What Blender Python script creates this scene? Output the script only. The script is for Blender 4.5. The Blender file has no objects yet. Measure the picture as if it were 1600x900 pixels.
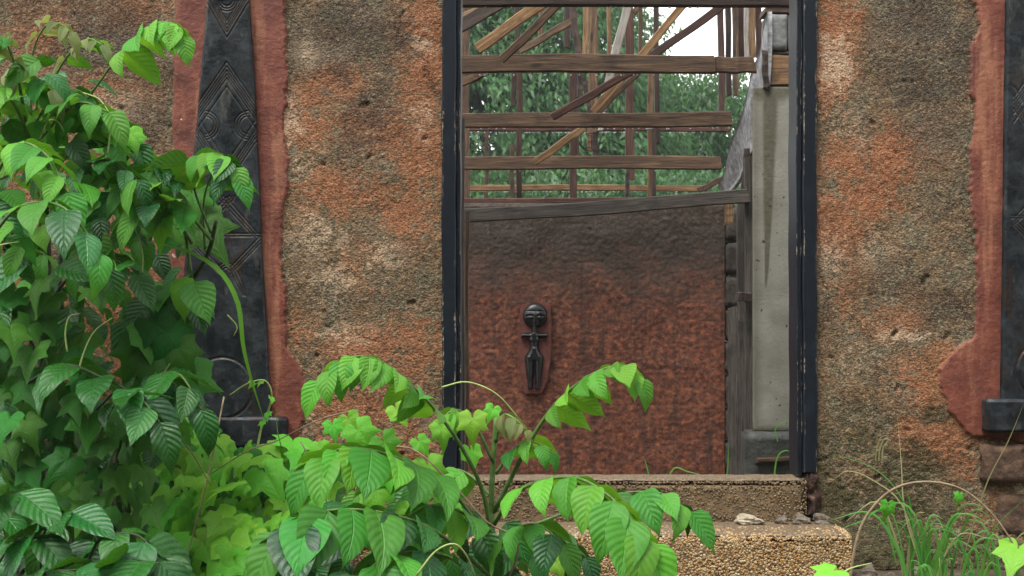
import bpy, bmesh, math, random
import numpy as np
from mathutils import Vector, Matrix

random.seed(7)
rng = np.random.default_rng(7)
sc = bpy.context.scene
R = math.radians

# ------------------------------------------------------------------ camera, sky, sun, exposure
F = 2340.0                     # focal length in photo pixels (1600 wide)
CZ = 1.12                      # eye height
cam_d = bpy.data.cameras.new('camera')
cam_d.sensor_width = 36.0
cam_d.lens = 36.0 * F / 1600.0
cam_d.clip_start = 0.05
cam_d.clip_end = 2000
cam_d.dof.use_dof = True
cam_d.dof.focus_distance = 5.4
cam_d.dof.aperture_fstop = 11.0
cam = bpy.data.objects.new('camera', cam_d)
sc.collection.objects.link(cam)
cam.location = (0, 0, CZ)
cam.rotation_euler = (R(90), 0, 0)
sc.camera = cam

SUN_EL, SUN_AZ = 62.0, 215.0   # soft overcast sun, behind the camera and to its left
w = bpy.data.worlds.new('World')
sc.world = w
w.use_nodes = True
nt = w.node_tree
nt.nodes.clear()
sky = nt.nodes.new('ShaderNodeTexSky')
sky.sky_type = 'NISHITA'
sky.sun_disc = False
sky.sun_elevation = R(SUN_EL)
sky.sun_rotation = R(SUN_AZ)
sky.air_density = 2.0
sky.dust_density = 0.4
bw = nt.nodes.new('ShaderNodeRGBToBW')
mx = nt.nodes.new('ShaderNodeMix'); mx.data_type = 'RGBA'
mx.inputs[0].default_value = 0.93          # overcast: nearly all colour gone from the sky
bg = nt.nodes.new('ShaderNodeBackground')
bg.inputs[1].default_value = 0.15
wo = nt.nodes.new('ShaderNodeOutputWorld')
nt.links.new(sky.outputs[0], bw.inputs[0])
nt.links.new(sky.outputs[0], mx.inputs[6])
nt.links.new(bw.outputs[0], mx.inputs[7])
nt.links.new(mx.outputs[2], bg.inputs[0])
nt.links.new(bg.outputs[0], wo.inputs[0])

sun_d = bpy.data.lights.new('sun', 'SUN')
sun_d.energy = 1.5
sun_d.angle = R(28)
sun_d.color = (1.0, 0.96, 0.9)
sun = bpy.data.objects.new('sun', sun_d)
sc.collection.objects.link(sun)
# direction from which light comes: azimuth measured like the sky node (0 = +Y, clockwise)
_az, _el = R(SUN_AZ), R(SUN_EL)
_d = Vector((math.sin(_az) * math.cos(_el), math.cos(_az) * math.cos(_el), math.sin(_el)))
sun.rotation_euler = (-_d).to_track_quat('-Z', 'Y').to_euler()
sun.location = (0, 0, 20)

vs = sc.view_settings
vs.view_transform = 'Standard'
vs.look = 'None'
vs.gamma = 1.0
vs.exposure = 1.6
try:
    sc.cycles.max_bounces = 8
    sc.cycles.diffuse_bounces = 3
    sc.cycles.transmission_bounces = 4
    sc.cycles.transparent_max_bounces = 4
    sc.cycles.volume_bounces = 1
    sc.cycles.use_denoising = True
except Exception:
    pass

# ------------------------------------------------------------------ helpers
def P(px, py, d):
    return Vector(((px - 800.0) / F * d, d, CZ + (450.0 - py) / F * d))

def link(o, parent=None):
    sc.collection.objects.link(o)
    if parent is not None:
        o.parent = parent
    return o

def tag(o, label=None, cat=None, group=None, kind=None):
    if label: o['label'] = label
    if cat: o['category'] = cat
    if group: o['group'] = group
    if kind: o['kind'] = kind
    return o

def thing(name, label, cat, loc=(0, 0, 0), group=None):
    o = bpy.data.objects.new(name, None)
    o.empty_display_size = 0.1
    o.location = loc
    link(o)
    return tag(o, label, cat, group)

def mesh_obj(name, me, mat, parent=None):
    if mat is not None:
        me.materials.append(mat)
    o = bpy.data.objects.new(name, me)
    link(o, parent)
    if parent is not None:
        o.location = -Vector(parent.location)
    return o

def smooth(me):
    me.polygons.foreach_set('use_smooth', np.ones(len(me.polygons), dtype=bool))
    me.update()

# ---- numpy noise
def _hash(ix, iy, seed):
    h = (ix.astype(np.int64) * 374761393 + iy.astype(np.int64) * 668265263 + seed * 974711) & 0xffffffff
    h = ((h ^ (h >> 13)) * 1274126177) & 0xffffffff
    h = h ^ (h >> 16)
    return (h & 0xffffff) / float(0x1000000)

def gnoise(x, y, seed=0):
    ix, iy = np.floor(x), np.floor(y)
    fx, fy = x - ix, y - iy
    def g(dx, dy):
        a = _hash(ix + dx, iy + dy, seed) * 2 * np.pi
        return np.cos(a) * (fx - dx) + np.sin(a) * (fy - dy)
    u = fx * fx * fx * (fx * (fx * 6 - 15) + 10)
    v = fy * fy * fy * (fy * (fy * 6 - 15) + 10)
    a = g(0, 0) * (1 - u) + g(1, 0) * u
    b = g(0, 1) * (1 - u) + g(1, 1) * u
    return (a * (1 - v) + b * v) * 1.5

def fbm(x, y, size, octv=4, seed=0, gain=0.5):
    s, a, t = 0.0, 1.0, 0.0
    f = 1.0 / size
    for i in range(octv):
        s = s + a * gnoise(x * f + 17.3 * i, y * f - 9.1 * i, seed + i * 31)
        t += a; a *= gain; f *= 2.03
    return s / t

def worley(x, y, size, seed=0):
    x = x / size; y = y / size
    ix, iy = np.floor(x), np.floor(y)
    best = np.full(x.shape, 9.0)
    for dx in (-1, 0, 1):
        for dy in (-1, 0, 1):
            cx = ix + dx; cy = iy + dy
            px = cx + 0.1 + 0.8 * _hash(cx, cy, seed); py = cy + 0.1 + 0.8 * _hash(cx, cy, seed + 77)
            best = np.minimum(best, (x - px) ** 2 + (y - py) ** 2)
    return np.sqrt(best)

def sstep(a, b, x):
    t = np.clip((x - a) / (b - a), 0, 1)
    return t * t * (3 - 2 * t)

def np_mesh(name, verts, faces):
    me = bpy.data.meshes.new(name)
    verts = np.asarray(verts, dtype=np.float32); faces = np.asarray(faces, dtype=np.int32)
    n = faces.shape[1]
    me.vertices.add(len(verts)); me.vertices.foreach_set('co', verts.ravel())
    me.loops.add(faces.size); me.loops.foreach_set('vertex_index', faces.ravel())
    me.polygons.add(len(faces))
    me.polygons.foreach_set('loop_start', np.arange(len(faces), dtype=np.int32) * n)
    try:
        me.polygons.foreach_set('loop_total', np.full(len(faces), n, dtype=np.int32))
    except Exception:
        pass
    me.update(calc_edges=True)
    me.validate()
    return me

def hf_mesh(name, X, Y, Z, keep=None, back=None, attrs=None):
    """sheet of a grid (rows = height, columns = across) facing -Y; faces where keep; edges skirted back to y = back"""
    nr, nc = X.shape
    idx = np.arange(nr * nc).reshape(nr, nc)
    q = np.stack([idx[:-1, :-1], idx[:-1, 1:], idx[1:, 1:], idx[1:, :-1]], -1)
    if keep is not None:
        q = q[keep]
    q = q.reshape(-1, 4)
    V = np.stack([X.ravel(), Y.ravel(), Z.ravel()], -1)
    nv = len(V)
    if back is not None:
        e = np.concatenate([q[:, [0, 1]], q[:, [1, 2]], q[:, [2, 3]], q[:, [3, 0]]])
        k = np.sort(e, 1); key = k[:, 0].astype(np.int64) * nv + k[:, 1]
        u, inv, cnt = np.unique(key, return_inverse=True, return_counts=True)
        be = e[cnt[inv] == 1]
        V2 = V.copy(); V2[:, 1] = back
        V = np.concatenate([V, V2])
        sk = np.stack([be[:, 1], be[:, 0], be[:, 0] + nv, be[:, 1] + nv], -1)
        qb = q[:, ::-1] + nv
        q = np.concatenate([q, sk, qb]) if nr * nc < 60000 else np.concatenate([q, sk])
    used = np.unique(q); remap = np.full(len(V), -1, dtype=np.int64); remap[used] = np.arange(len(used))
    src = used % nv
    me = np_mesh(name, V[used], remap[q])
    if attrs:
        for an, arr in attrs.items():
            a = me.attributes.new(an, 'FLOAT', 'POINT')
            a.data.foreach_set('value', arr.ravel()[src].astype(np.float32))
    smooth(me)
    return me

class MB:
    """collects shapes for ONE mesh"""
    def __init__(s): s.v = []; s.f = []
    def add(s, V, Fc):
        o = len(s.v); s.v += [tuple(p) for p in V]; s.f += [tuple(i + o for i in f) for f in Fc]
    def box(s, a, b):
        x0, y0, z0 = a; x1, y1, z1 = b
        s.add([(x0, y0, z0), (x1, y0, z0), (x1, y1, z0), (x0, y1, z0), (x0, y0, z1), (x1, y0, z1), (x1, y1, z1), (x0, y1, z1)],
              [(0, 3, 2, 1), (4, 5, 6, 7), (0, 1, 5, 4), (1, 2, 6, 5), (2, 3, 7, 6), (3, 0, 4, 7)])
    def tube(s, pts, rad, n=6):
        pts = [Vector(p) for p in pts]; V = []; Fc = []
        m = len(pts)
        up = Vector((0.13, -0.9, 0.4)).normalized()
        for i, p in enumerate(pts):
            t = (pts[min(i + 1, m - 1)] - pts[max(i - 1, 0)]).normalized()
            a = t.cross(up)
            if a.length < 1e-3: a = t.cross(Vector((1, 0, 0)))
            a.normalize(); b = t.cross(a)
            r = rad[i] if isinstance(rad, (list, tuple)) else rad
            for k in range(n):
                th = 2 * math.pi * k / n
                V.append(p + (a * math.cos(th) + b * math.sin(th)) * r)
        for i in range(m - 1):
            for k in range(n):
                k2 = (k + 1) % n
                Fc.append((i * n + k, i * n + k2, (i + 1) * n + k2, (i + 1) * n + k))
        Fc.append(tuple(range(n - 1, -1, -1))); Fc.append(tuple((m - 1) * n + k for k in range(n)))
        s.add(V, Fc)
    def build(s, name, mat, parent=None, sm=False):
        me = bpy.data.meshes.new(name)
        me.from_pydata(s.v, [], s.f); me.update()
        if sm: smooth(me)
        return mesh_obj(name, me, mat, parent)

def catmull(pts, n):
    pts = [Vector(p) for p in pts]
    if len(pts) == 2:
        return [pts[0].lerp(pts[1], i / n) for i in range(n + 1)]
    ext = [pts[0] * 2 - pts[1]] + pts + [pts[-1] * 2 - pts[-2]]
    out = []
    m = len(pts) - 1
    for i in range(n + 1):
        t = i / n * m; k = min(int(t), m - 1); f = t - k
        a, b, c, d = ext[k], ext[k + 1], ext[k + 2], ext[k + 3]
        out.append(0.5 * ((2 * b) + (c - a) * f + (2 * a - 5 * b + 4 * c - d) * f * f + (3 * b - a - 3 * c + d) * f ** 3))
    return out

# ------------------------------------------------------------------ materials
class Mat:
    def __init__(s, name):
        s.m = bpy.data.materials.new(name); s.m.use_nodes = True
        s.n = s.m.node_tree.nodes; s.l = s.m.node_tree.links
        s.n.clear()
        s.out = s.n.new('ShaderNodeOutputMaterial')
        s.b = s.n.new('ShaderNodeBsdfPrincipled')
        s.l.new(s.b.outputs[0], s.out.inputs[0])
        s._tc = None
    def set(s, sock, v):
        if hasattr(v, 'links'): s.l.new(v, sock)
        else:
            if isinstance(v, (tuple, list)) and len(v) == 3 and sock.type == 'RGBA': v = (*v, 1)
            sock.default_value = v
    def tc(s, which='Object'):
        if s._tc is None: s._tc = s.n.new('ShaderNodeTexCoord')
        return s._tc.outputs[which]
    def mapping(s, vec, scale=(1, 1, 1), rot=(0, 0, 0), loc=(0, 0, 0)):
        m = s.n.new('ShaderNodeMapping')
        s.set(m.inputs[0], vec); m.inputs[1].default_value = loc; m.inputs[2].default_value = rot; m.inputs[3].default_value = scale
        return m.outputs[0]
    def noise(s, vec, scale, detail=4, rough=0.55, dist=0.0, color=False):
        n = s.n.new('ShaderNodeTexNoise'); s.set(n.inputs['Vector'], vec)
        n.inputs['Scale'].default_value = scale; n.inputs['Detail'].default_value = detail
        n.inputs['Roughness'].default_value = rough; n.inputs['Distortion'].default_value = dist
        return n.outputs['Color' if color else 'Fac']
    def voro(s, vec, scale, feat='F1', out='Distance', rand=1.0):
        n = s.n.new('ShaderNodeTexVoronoi'); s.set(n.inputs['Vector'], vec); n.feature = feat
        n.inputs['Scale'].default_value = scale; n.inputs['Randomness'].default_value = rand
        return n.outputs[out]
    def ramp(s, fac, stops):
        r = s.n.new('ShaderNodeValToRGB'); s.set(r.inputs[0], fac)
        e = r.color_ramp.elements
        while len(e) < len(stops): e.new(0.5)
        for el, (p, c) in zip(e, stops):
            el.position = p
            el.color = (c, c, c, 1) if isinstance(c, (int, float)) else (*c, 1)
        return r.outputs[0]
    def math(s, op, a, b=0.0, c=None, clamp=False):
        n = s.n.new('ShaderNodeMath'); n.operation = op; n.use_clamp = clamp
        s.set(n.inputs[0], a); s.set(n.inputs[1], b)
        if c is not None: s.set(n.inputs[2], c)
        return n.outputs[0]
    def rng(s, v, a, b, c=0.0, d=1.0):
        n = s.n.new('ShaderNodeMapRange'); n.interpolation_type = 'SMOOTHSTEP'
        s.set(n.inputs[0], v)
        for i, q in enumerate((a, b, c, d)): s.set(n.inputs[1 + i], q)
        return n.outputs[0]
    def mix(s, f, a, b, mode='MIX'):
        n = s.n.new('ShaderNodeMix'); n.data_type = 'RGBA'; n.blend_type = mode
        s.set(n.inputs[0], f); s.set(n.inputs[6], a); s.set(n.inputs[7], b)
        return n.outputs[2]
    def attr(s, name):
        n = s.n.new('ShaderNodeAttribute'); n.attribute_name = name
        return n.outputs['Fac']
    def bump(s, h, strength=0.5, dist=0.01, normal=None):
        n = s.n.new('ShaderNodeBump'); n.inputs['Strength'].default_value = strength; n.inputs['Distance'].default_value = dist
        s.set(n.inputs['Height'], h)
        if normal is not None: s.set(n.inputs['Normal'], normal)
        return n.outputs[0]
    def hsv(s, col, h=0.5, sat=1.0, v=1.0):
        n = s.n.new('ShaderNodeHueSaturation')
        s.set(n.inputs['Hue'], h); s.set(n.inputs['Saturation'], sat); s.set(n.inputs['Value'], v); s.set(n.inputs['Color'], col)
        return n.outputs[0]
    def sep(s, vec):
        n = s.n.new('ShaderNodeSeparateXYZ'); s.set(n.inputs[0], vec); return n.outputs
    def fin(s, color, rough=0.8, normal=None, spec=0.4, coat=None):
        s.set(s.b.inputs['Base Color'], color); s.set(s.b.inputs['Roughness'], rough)
        s.set(s.b.inputs['Specular IOR Level'], spec)
        if normal is not None: s.set(s.b.inputs['Normal'], normal)
        return s.m

def m_wall():
    m = Mat('roughcast'); o = m.tc()
    fine = m.noise(o, 120, 4, 0.65); mid = m.noise(o, 26, 5, 0.62); big = m.noise(o, 6, 5, 0.6)
    grain = m.noise(o, 75, 5, 0.72)
    ochre = m.ramp(grain, [(0.30, (0.045, 0.028, 0.014)), (0.5, (0.16, 0.098, 0.050)), (0.70, (0.35, 0.235, 0.13))])
    grey = m.ramp(grain, [(0.30, (0.034, 0.027, 0.016)), (0.5, (0.125, 0.10, 0.058)), (0.70, (0.31, 0.255, 0.16))])
    c = m.mix(m.rng(m.noise(o, 9, 5, 0.65), 0.40, 0.62), ochre, grey)
    d = m.attr('dark'); og = m.attr('orange'); pl = m.attr('pale'); ms = m.attr('moss')
    n1 = m.math('ADD', m.math('ADD', m.math('MULTIPLY', mid, 0.45), m.math('MULTIPLY', fine, 0.35)), m.math('MULTIPLY', big, 0.2))
    n2 = m.math('MULTIPLY', m.math('SUBTRACT', n1, 0.5), 3.6)
    def gate(a, k, lo=0.26, hi=0.60):      # stain that frays out into specks instead of ending at a line
        return m.math('MULTIPLY', m.rng(m.math('ADD', a, n2), lo, hi), k)
    orange = m.ramp(grain, [(0.28, (0.11, 0.036, 0.015)), (0.5, (0.29, 0.105, 0.042)), (0.72, (0.46, 0.205, 0.095))])
    c = m.mix(gate(og, 0.85, 0.22, 0.58), c, orange)
    pale = m.ramp(fine, [(0.3, (0.34, 0.22, 0.13)), (0.7, (0.66, 0.49, 0.34))])
    c = m.mix(gate(pl, 0.8, 0.25, 0.7), c, pale)
    dark = m.ramp(grain, [(0.3, (0.014, 0.012, 0.010)), (0.52, (0.048, 0.038, 0.028)), (0.75, (0.15, 0.11, 0.075))])
    c = m.mix(gate(d, 0.7, 0.28, 0.66), c, dark)
    moss = m.ramp(grain, [(0.3, (0.020, 0.022, 0.007)), (0.55, (0.062, 0.054, 0.020)), (0.8, (0.15, 0.11, 0.05))])
    c = m.mix(gate(ms, 0.85), c, moss)
    c = m.mix(m.rng(m.noise(o, 190, 3, 0.6), 0.57, 0.67, 0, 0.6), c, (0.035, 0.025, 0.016))
    c = m.mix(m.rng(m.noise(o, 210, 2, 0.5), 0.62, 0.71, 0, 0.5), c, (0.55, 0.45, 0.33))
    va = m.n.new('ShaderNodeVectorMath'); va.operation = 'MULTIPLY_ADD'
    m.set(va.inputs[0], m.noise(o, 7, 5, 0.65, 0, True)); va.inputs[1].default_value = (0.28, 0.0, 0.28); m.set(va.inputs[2], o)
    cr = m.rng(m.voro(m.mapping(va.outputs[0], (1.9, 0.0, 1.5)), 1.0, 'DISTANCE_TO_EDGE'), 0.002, 0.010, 1.0, 0.0)
    cr = m.math('MULTIPLY', cr, m.rng(m.noise(o, 2.6, 3), 0.48, 0.58))          # hairline cracks, here and there
    c = m.mix(m.math('MULTIPLY', cr, 0.5), c, (0.025, 0.018, 0.012))
    h = m.math('ADD', m.noise(o, 120, 5, 0.72), m.math('MULTIPLY', m.voro(o, 120), -0.6))
    h = m.math('SUBTRACT', h, m.math('MULTIPLY', cr, 0.4))
    b = m.bump(h, 0.9, 0.009)
    return m.fin(c, m.rng(big, 0.35, 0.65, 0.62, 0.9), b, 0.3)

def m_plaster():
    m = Mat('red_plaster'); o = m.tc()
    c = m.ramp(m.noise(o, 9, 6, 0.62), [(0.25, (0.0731, 0.01892, 0.01118)), (0.5, (0.1505, 0.0387, 0.02236)), (0.75, (0.2236, 0.07052, 0.0387))])
    st = m.noise(m.mapping(o, (14, 14, 1.6)), 1.0, 5, 0.6)
    c = m.mix(m.rng(st, 0.50, 0.66, 0, 0.6), c, (0.344, 0.1462, 0.0774))
    c = m.mix(m.rng(m.noise(m.mapping(o, (10, 10, 1.2), loc=(4, 2, 1)), 1.0, 4), 0.55, 0.72, 0, 0.55), c, (0.1118, 0.0344, 0.0258))
    c = m.mix(m.rng(m.noise(o, 60, 5, 0.7), 0.6, 0.72, 0, 0.5), c, (0.1032, 0.043, 0.0301))
    c = m.mix(m.rng(m.noise(o, 22, 2, 0.5), 0.77, 0.79, 0, 0.9), c, (0.602, 0.473, 0.4128))
    b = m.bump(m.noise(o, 60, 6, 0.7), 0.55, 0.01)
    return m.fin(c, 0.6, b, 0.4)

def m_panel():
    m = Mat('black_carving'); o = m.tc()
    g = m.attr('groove')
    c = m.ramp(m.noise(o, 11, 6, 0.65), [(0.3, (0.00408, 0.00476, 0.00612)), (0.5, (0.01088, 0.0136, 0.01632)), (0.68, (0.0306, 0.03604, 0.0408))])
    c = m.mix(m.rng(m.noise(m.mapping(o, (16, 16, 5)), 1, 5, 0.65), 0.57, 0.7, 0, 0.65), c, (0.0748, 0.0714, 0.0612))
    c = m.mix(m.rng(m.noise(m.mapping(o, (9, 9, 3), loc=(3, 1, 7)), 1, 5, 0.65), 0.58, 0.72, 0, 0.6), c, (0.0408, 0.0204, 0.00952))
    worn = m.math('MULTIPLY', g, m.rng(m.noise(o, 9, 3), 0.42, 0.62, 0.1, 0.6))
    c = m.mix(worn, c, (0.0476, 0.0272, 0.01496))
    wn = m.noise(m.mapping(o, (70, 70, 6)), 1, 4, 0.6)
    b = m.bump(m.math('ADD', m.math('MULTIPLY', wn, 0.6), m.noise(o, 60, 5)), 0.4, 0.006)
    return m.fin(c, m.rng(m.noise(o, 14, 4), 0.35, 0.65, 0.3, 0.6), b, 0.3)

def m_figure():
    m = Mat('black_figure'); o = m.tc()
    c = m.ramp(m.noise(o, 22, 5, 0.6), [(0.35, (0.004, 0.0045, 0.005)), (0.75, (0.018, 0.02, 0.022))])
    return m.fin(c, 0.33, m.bump(m.noise(o, 90, 4), 0.2, 0.005), 0.5)

def m_backwall():
    m = Mat('wet_render'); o = m.tc()
    z = m.sep(o)[2]
    n = m.noise(o, 5, 6, 0.65)
    red = m.ramp(m.noise(o, 30, 5, 0.7), [(0.3, (0.03544, 0.01281, 0.007762)), (0.5, (0.1316, 0.03843, 0.01897)), (0.7, (0.3341, 0.1144, 0.05175))])
    red = m.mix(m.rng(m.noise(m.mapping(o, (15, 15, 23), loc=(5, 0, 2)), 1, 5, 0.7), 0.44, 0.64, 0, 0.65), red, (0.03037, 0.01739, 0.01208))
    red = m.mix(m.rng(m.noise(o, 13, 6, 0.75), 0.50, 0.68, 0, 0.55), red, (0.3038, 0.1144, 0.05347))
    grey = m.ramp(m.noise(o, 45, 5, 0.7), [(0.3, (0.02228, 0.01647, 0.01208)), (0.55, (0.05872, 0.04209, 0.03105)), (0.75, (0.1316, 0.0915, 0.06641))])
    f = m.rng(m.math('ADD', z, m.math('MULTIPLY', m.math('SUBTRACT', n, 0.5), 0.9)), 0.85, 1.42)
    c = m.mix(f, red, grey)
    dr = m.noise(m.mapping(o, (13, 13, 0.9), loc=(2, 0, 5)), 1, 5, 0.6)
    c = m.mix(m.rng(dr, 0.52, 0.68, 0, 0.6), c, (0.02228, 0.01464, 0.01035))
    c = m.mix(m.rng(m.noise(o, 150, 3), 0.6, 0.7, 0, 0.5), c, (0.1924, 0.1098, 0.07331))
    b = m.bump(m.noise(o, 90, 6, 0.7), 0.6, 0.010)
    return m.fin(c, m.rng(n, 0.3, 0.7, 0.5, 0.85), b, 0.4)

def m_wood(name, dark, midc, light, rough=0.65):
    m = Mat(name); o = m.tc()
    oi = m.n.new('ShaderNodeObjectInfo').outputs['Random']
    off = m.n.new('ShaderNodeCombineXYZ'); m.set(off.inputs[0], m.math('MULTIPLY', oi, 37.0)); m.set(off.inputs[1], m.math('MULTIPLY', oi, 91.0))
    va = m.n.new('ShaderNodeVectorMath'); va.operation = 'ADD'; m.set(va.inputs[0], o); m.set(va.inputs[1], off.outputs[0])
    v = va.outputs[0]
    g = m.noise(m.mapping(v, (2.6, 42, 42)), 1.0, 8, 0.72, 1.0)
    g2 = m.noise(m.mapping(v, (7, 150, 150), rot=(0, 0.06, 0)), 1.0, 4, 0.7)
    c = m.ramp(g, [(0.28, dark), (0.5, midc), (0.74, light)])
    c = m.mix(m.rng(g2, 0.48, 0.66, 0, 0.75), c, tuple(x * 0.45 for x in dark))
    c = m.mix(m.rng(m.noise(v, 7, 4), 0.52, 0.72, 0, 0.75), c, dark)
    kn = m.voro(m.mapping(v, (2.6, 8, 8)), 1.0)
    c = m.mix(m.rng(kn, 0.05, 0.12, 0.85, 0), c, tuple(x * 0.4 for x in dark))
    c = m.hsv(c, 0.5, 1.0, m.math('ADD', 0.7, m.math('MULTIPLY', oi, 0.6)))
    b = m.bump(m.math('ADD', g, m.math('MULTIPLY', g2, 0.6)), 0.6, 0.006)
    return m.fin(c, rough, b, 0.4)

def m_paint():
    m = Mat('navy_paint'); o = m.tc()
    c = m.ramp(m.noise(o, 14, 5, 0.6), [(0.3, (0.003, 0.0045, 0.008)), (0.6, (0.0055, 0.0095, 0.016)), (0.8, (0.013, 0.019, 0.028))])
    e = m.attr('edge')
    ch = m.noise(m.mapping(o, (80, 80, 30)), 1.0, 6, 0.75, 0.6)
    f = m.rng(m.math('ADD', ch, m.math('MULTIPLY', e, 0.30)), 0.77, 0.83)
    big = m.noise(m.mapping(o, (5, 5, 3)), 1, 3)
    f = m.math('MULTIPLY', f, m.rng(big, 0.46, 0.60))
    c = m.mix(f, c, m.ramp(m.noise(o, 120, 3), [(0.3, (0.12, 0.085, 0.05)), (0.7, (0.42, 0.36, 0.28))]))
    b = m.bump(m.math('SUBTRACT', m.noise(m.mapping(o, (60, 60, 5)), 1, 4), m.math('MULTIPLY', f, 0.6)), 0.3, 0.004)
    return m.fin(c, 0.45, b, 0.3)

def m_concrete():
    m = Mat('grey_concrete'); o = m.tc()
    c = m.ramp(m.noise(o, 6, 6, 0.6), [(0.3, (0.20, 0.195, 0.16)), (0.55, (0.29, 0.285, 0.24)), (0.75, (0.37, 0.365, 0.32))])
    x, y, z = m.sep(o)
    wob = m.math('MULTIPLY', m.math('SUBTRACT', m.noise(o, 7, 4), 0.5), 0.12)
    # wet stains that have run down from the top: a narrow tongue on the left edge and a wider patch at the top
    t = m.attr('wet')
    f = m.rng(m.math('ADD', t, wob), 0.25, 0.75)
    c = m.mix(m.math('MULTIPLY', f, 0.85), c, m.ramp(m.noise(o, 40, 4), [(0.3, (0.055, 0.052, 0.030)), (0.7, (0.115, 0.108, 0.068))]))
    c = m.mix(m.rng(m.noise(o, 45, 2, 0.4), 0.71, 0.74, 0, 0.9), c, (0.03, 0.03, 0.028))
    c = m.mix(m.rng(m.noise(o, 130, 3), 0.6, 0.75, 0, 0.35), c, (0.12, 0.12, 0.11))
    b = m.bump(m.noise(o, 60, 5, 0.65), 0.35, 0.008)
    return m.fin(c, 0.6, b, 0.4)

def m_simple(name, stops, scale=20, rough=0.85, bs=40, bstr=0.6, bd=0.01, spec=0.35, detail=5):
    m = Mat(name); o = m.tc()
    c = m.ramp(m.noise(o, scale, detail, 0.65), stops)
    b = m.bump(m.noise(o, bs, 5, 0.65), bstr, bd)
    return m.fin(c, rough, b, spec)

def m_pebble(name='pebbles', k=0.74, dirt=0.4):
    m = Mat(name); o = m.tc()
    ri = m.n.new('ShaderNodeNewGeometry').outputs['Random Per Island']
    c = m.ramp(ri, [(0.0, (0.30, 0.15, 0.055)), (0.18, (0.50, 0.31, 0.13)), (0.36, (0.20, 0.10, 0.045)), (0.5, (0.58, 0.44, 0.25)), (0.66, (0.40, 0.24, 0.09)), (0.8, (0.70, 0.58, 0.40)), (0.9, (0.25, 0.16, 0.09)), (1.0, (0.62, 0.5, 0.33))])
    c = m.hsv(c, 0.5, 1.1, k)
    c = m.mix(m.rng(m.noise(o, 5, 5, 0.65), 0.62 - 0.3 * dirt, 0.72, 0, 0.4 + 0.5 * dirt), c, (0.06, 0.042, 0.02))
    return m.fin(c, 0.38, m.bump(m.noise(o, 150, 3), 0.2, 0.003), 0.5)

def m_leaf(name, dark, light, trans, rough=0.35, hvar=0.04, veins=9.0, tw=0.32, radial=False, vbump=0.5, spec=0.5):
    m = Mat(name)
    oi = m.n.new('ShaderNodeObjectInfo').outputs['Random']
    ri = m.n.new('ShaderNodeNewGeometry').outputs['Random Per Island']
    rnd = m.math('FRACT', m.math('ADD', oi, m.math('MULTIPLY', ri, 7.31)))
    uv = m.n.new('ShaderNodeUVMap').outputs[0]
    u, v, _ = m.sep(uv)
    av = m.math('ABSOLUTE', m.math('MULTIPLY', m.math('SUBTRACT', v, 0.5), 2.0))
    o = m.tc()
    blot = m.noise(o, 14, 4)
    if radial:
        # v = angle (0..1), u = radius: five main veins from the stalk with side veins off them
        k = m.math('ABSOLUTE', m.math('SUBTRACT', m.math('FRACT', m.math('MULTIPLY', v, 7.0)), 0.5))
        main = m.rng(m.math('MULTIPLY', k, m.math('ADD', u, 0.15)), 0.0, 0.028, 1.0, 0.0)
        tt = m.math('FRACT', m.math('ADD', m.math('MULTIPLY', u, 6.0), m.math('MULTIPLY', k, -2.4)))
        side = m.rng(m.math('ABSOLUTE', m.math('SUBTRACT', tt, 0.5)), 0.0, 0.12, 0.5, 0.0)
        vein = m.math('MAXIMUM', main, side)
        quilt = m.math('ABSOLUTE', m.math('SUBTRACT', tt, 0.5))
    else:
        main = m.rng(av, 0.0, 0.07, 1.0, 0.0)
        tt = m.math('FRACT', m.math('SUBTRACT', m.math('MULTIPLY', u, veins), m.math('MULTIPLY', av, veins * 0.24)))
        side = m.rng(m.math('ABSOLUTE', m.math('SUBTRACT', tt, 0.5)), 0.0, 0.10, 0.6, 0.0)
        vein = m.math('MAXIMUM', main, side)
        quilt = m.math('ABSOLUTE', m.math('SUBTRACT', tt, 0.5))
    c = m.mix(rnd, dark, light)
    c = m.mix(m.rng(blot, 0.45, 0.7, 0, 0.2), c, tuple(0.6 * a + 0.4 * b for a, b in zip(light, trans)))
    c = m.mix(m.math('MULTIPLY', vein, 0.55 if radial else 0.38), c, tuple(min(1, 1.4 * a + 0.02) for a in light))
    c = m.hsv(c, m.math('ADD', 0.5 - hvar / 2, m.math('MULTIPLY', m.math('FRACT', m.math('MULTIPLY', rnd, 13.7)), hvar)), 1.0,
              m.math('ADD', 0.8, m.math('MULTIPLY', m.math('FRACT', m.math('MULTIPLY', rnd, 5.3)), 0.45)))
    if not radial and veins > 2:        # scorched, browning margins on some leaves
        c = m.mix(m.rng(m.math('ADD', av, m.math('MULTIPLY', m.noise(o, 10, 4, 0.6), 0.7)), 1.36, 1.46, 0, 0.75), c, (0.16, 0.11, 0.035))
    # nibbled brown specks
    c = m.mix(m.rng(m.noise(o, 45, 3, 0.5), 0.70, 0.74, 0, 0.8), c, (0.11, 0.085, 0.03))
    hgt = m.math('ADD', m.math('MULTIPLY', quilt, -1.0 if False else 1.0), m.math('MULTIPLY', main, -0.8))
    hgt = m.math('ADD', hgt, m.math('MULTIPLY', m.noise(o, 120, 3), 0.25))
    b = m.bump(hgt, vbump, 0.006)
    m.fin(c, m.math('ADD', rough, m.math('MULTIPLY', m.noise(o, 30, 3), 0.15)), b, spec)
    t = m.n.new('ShaderNodeBsdfTranslucent')
    m.set(t.inputs[0], m.mix(m.math('MULTIPLY', vein, 0.3), trans, dark))
    ms = m.n.new('ShaderNodeMixShader'); ms.inputs[0].default_value = tw
    m.l.new(m.b.outputs[0], ms.inputs[1]); m.l.new(t.outputs[0], ms.inputs[2])
    m.l.new(ms.outputs[0], m.out.inputs[0])
    return m.m

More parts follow.
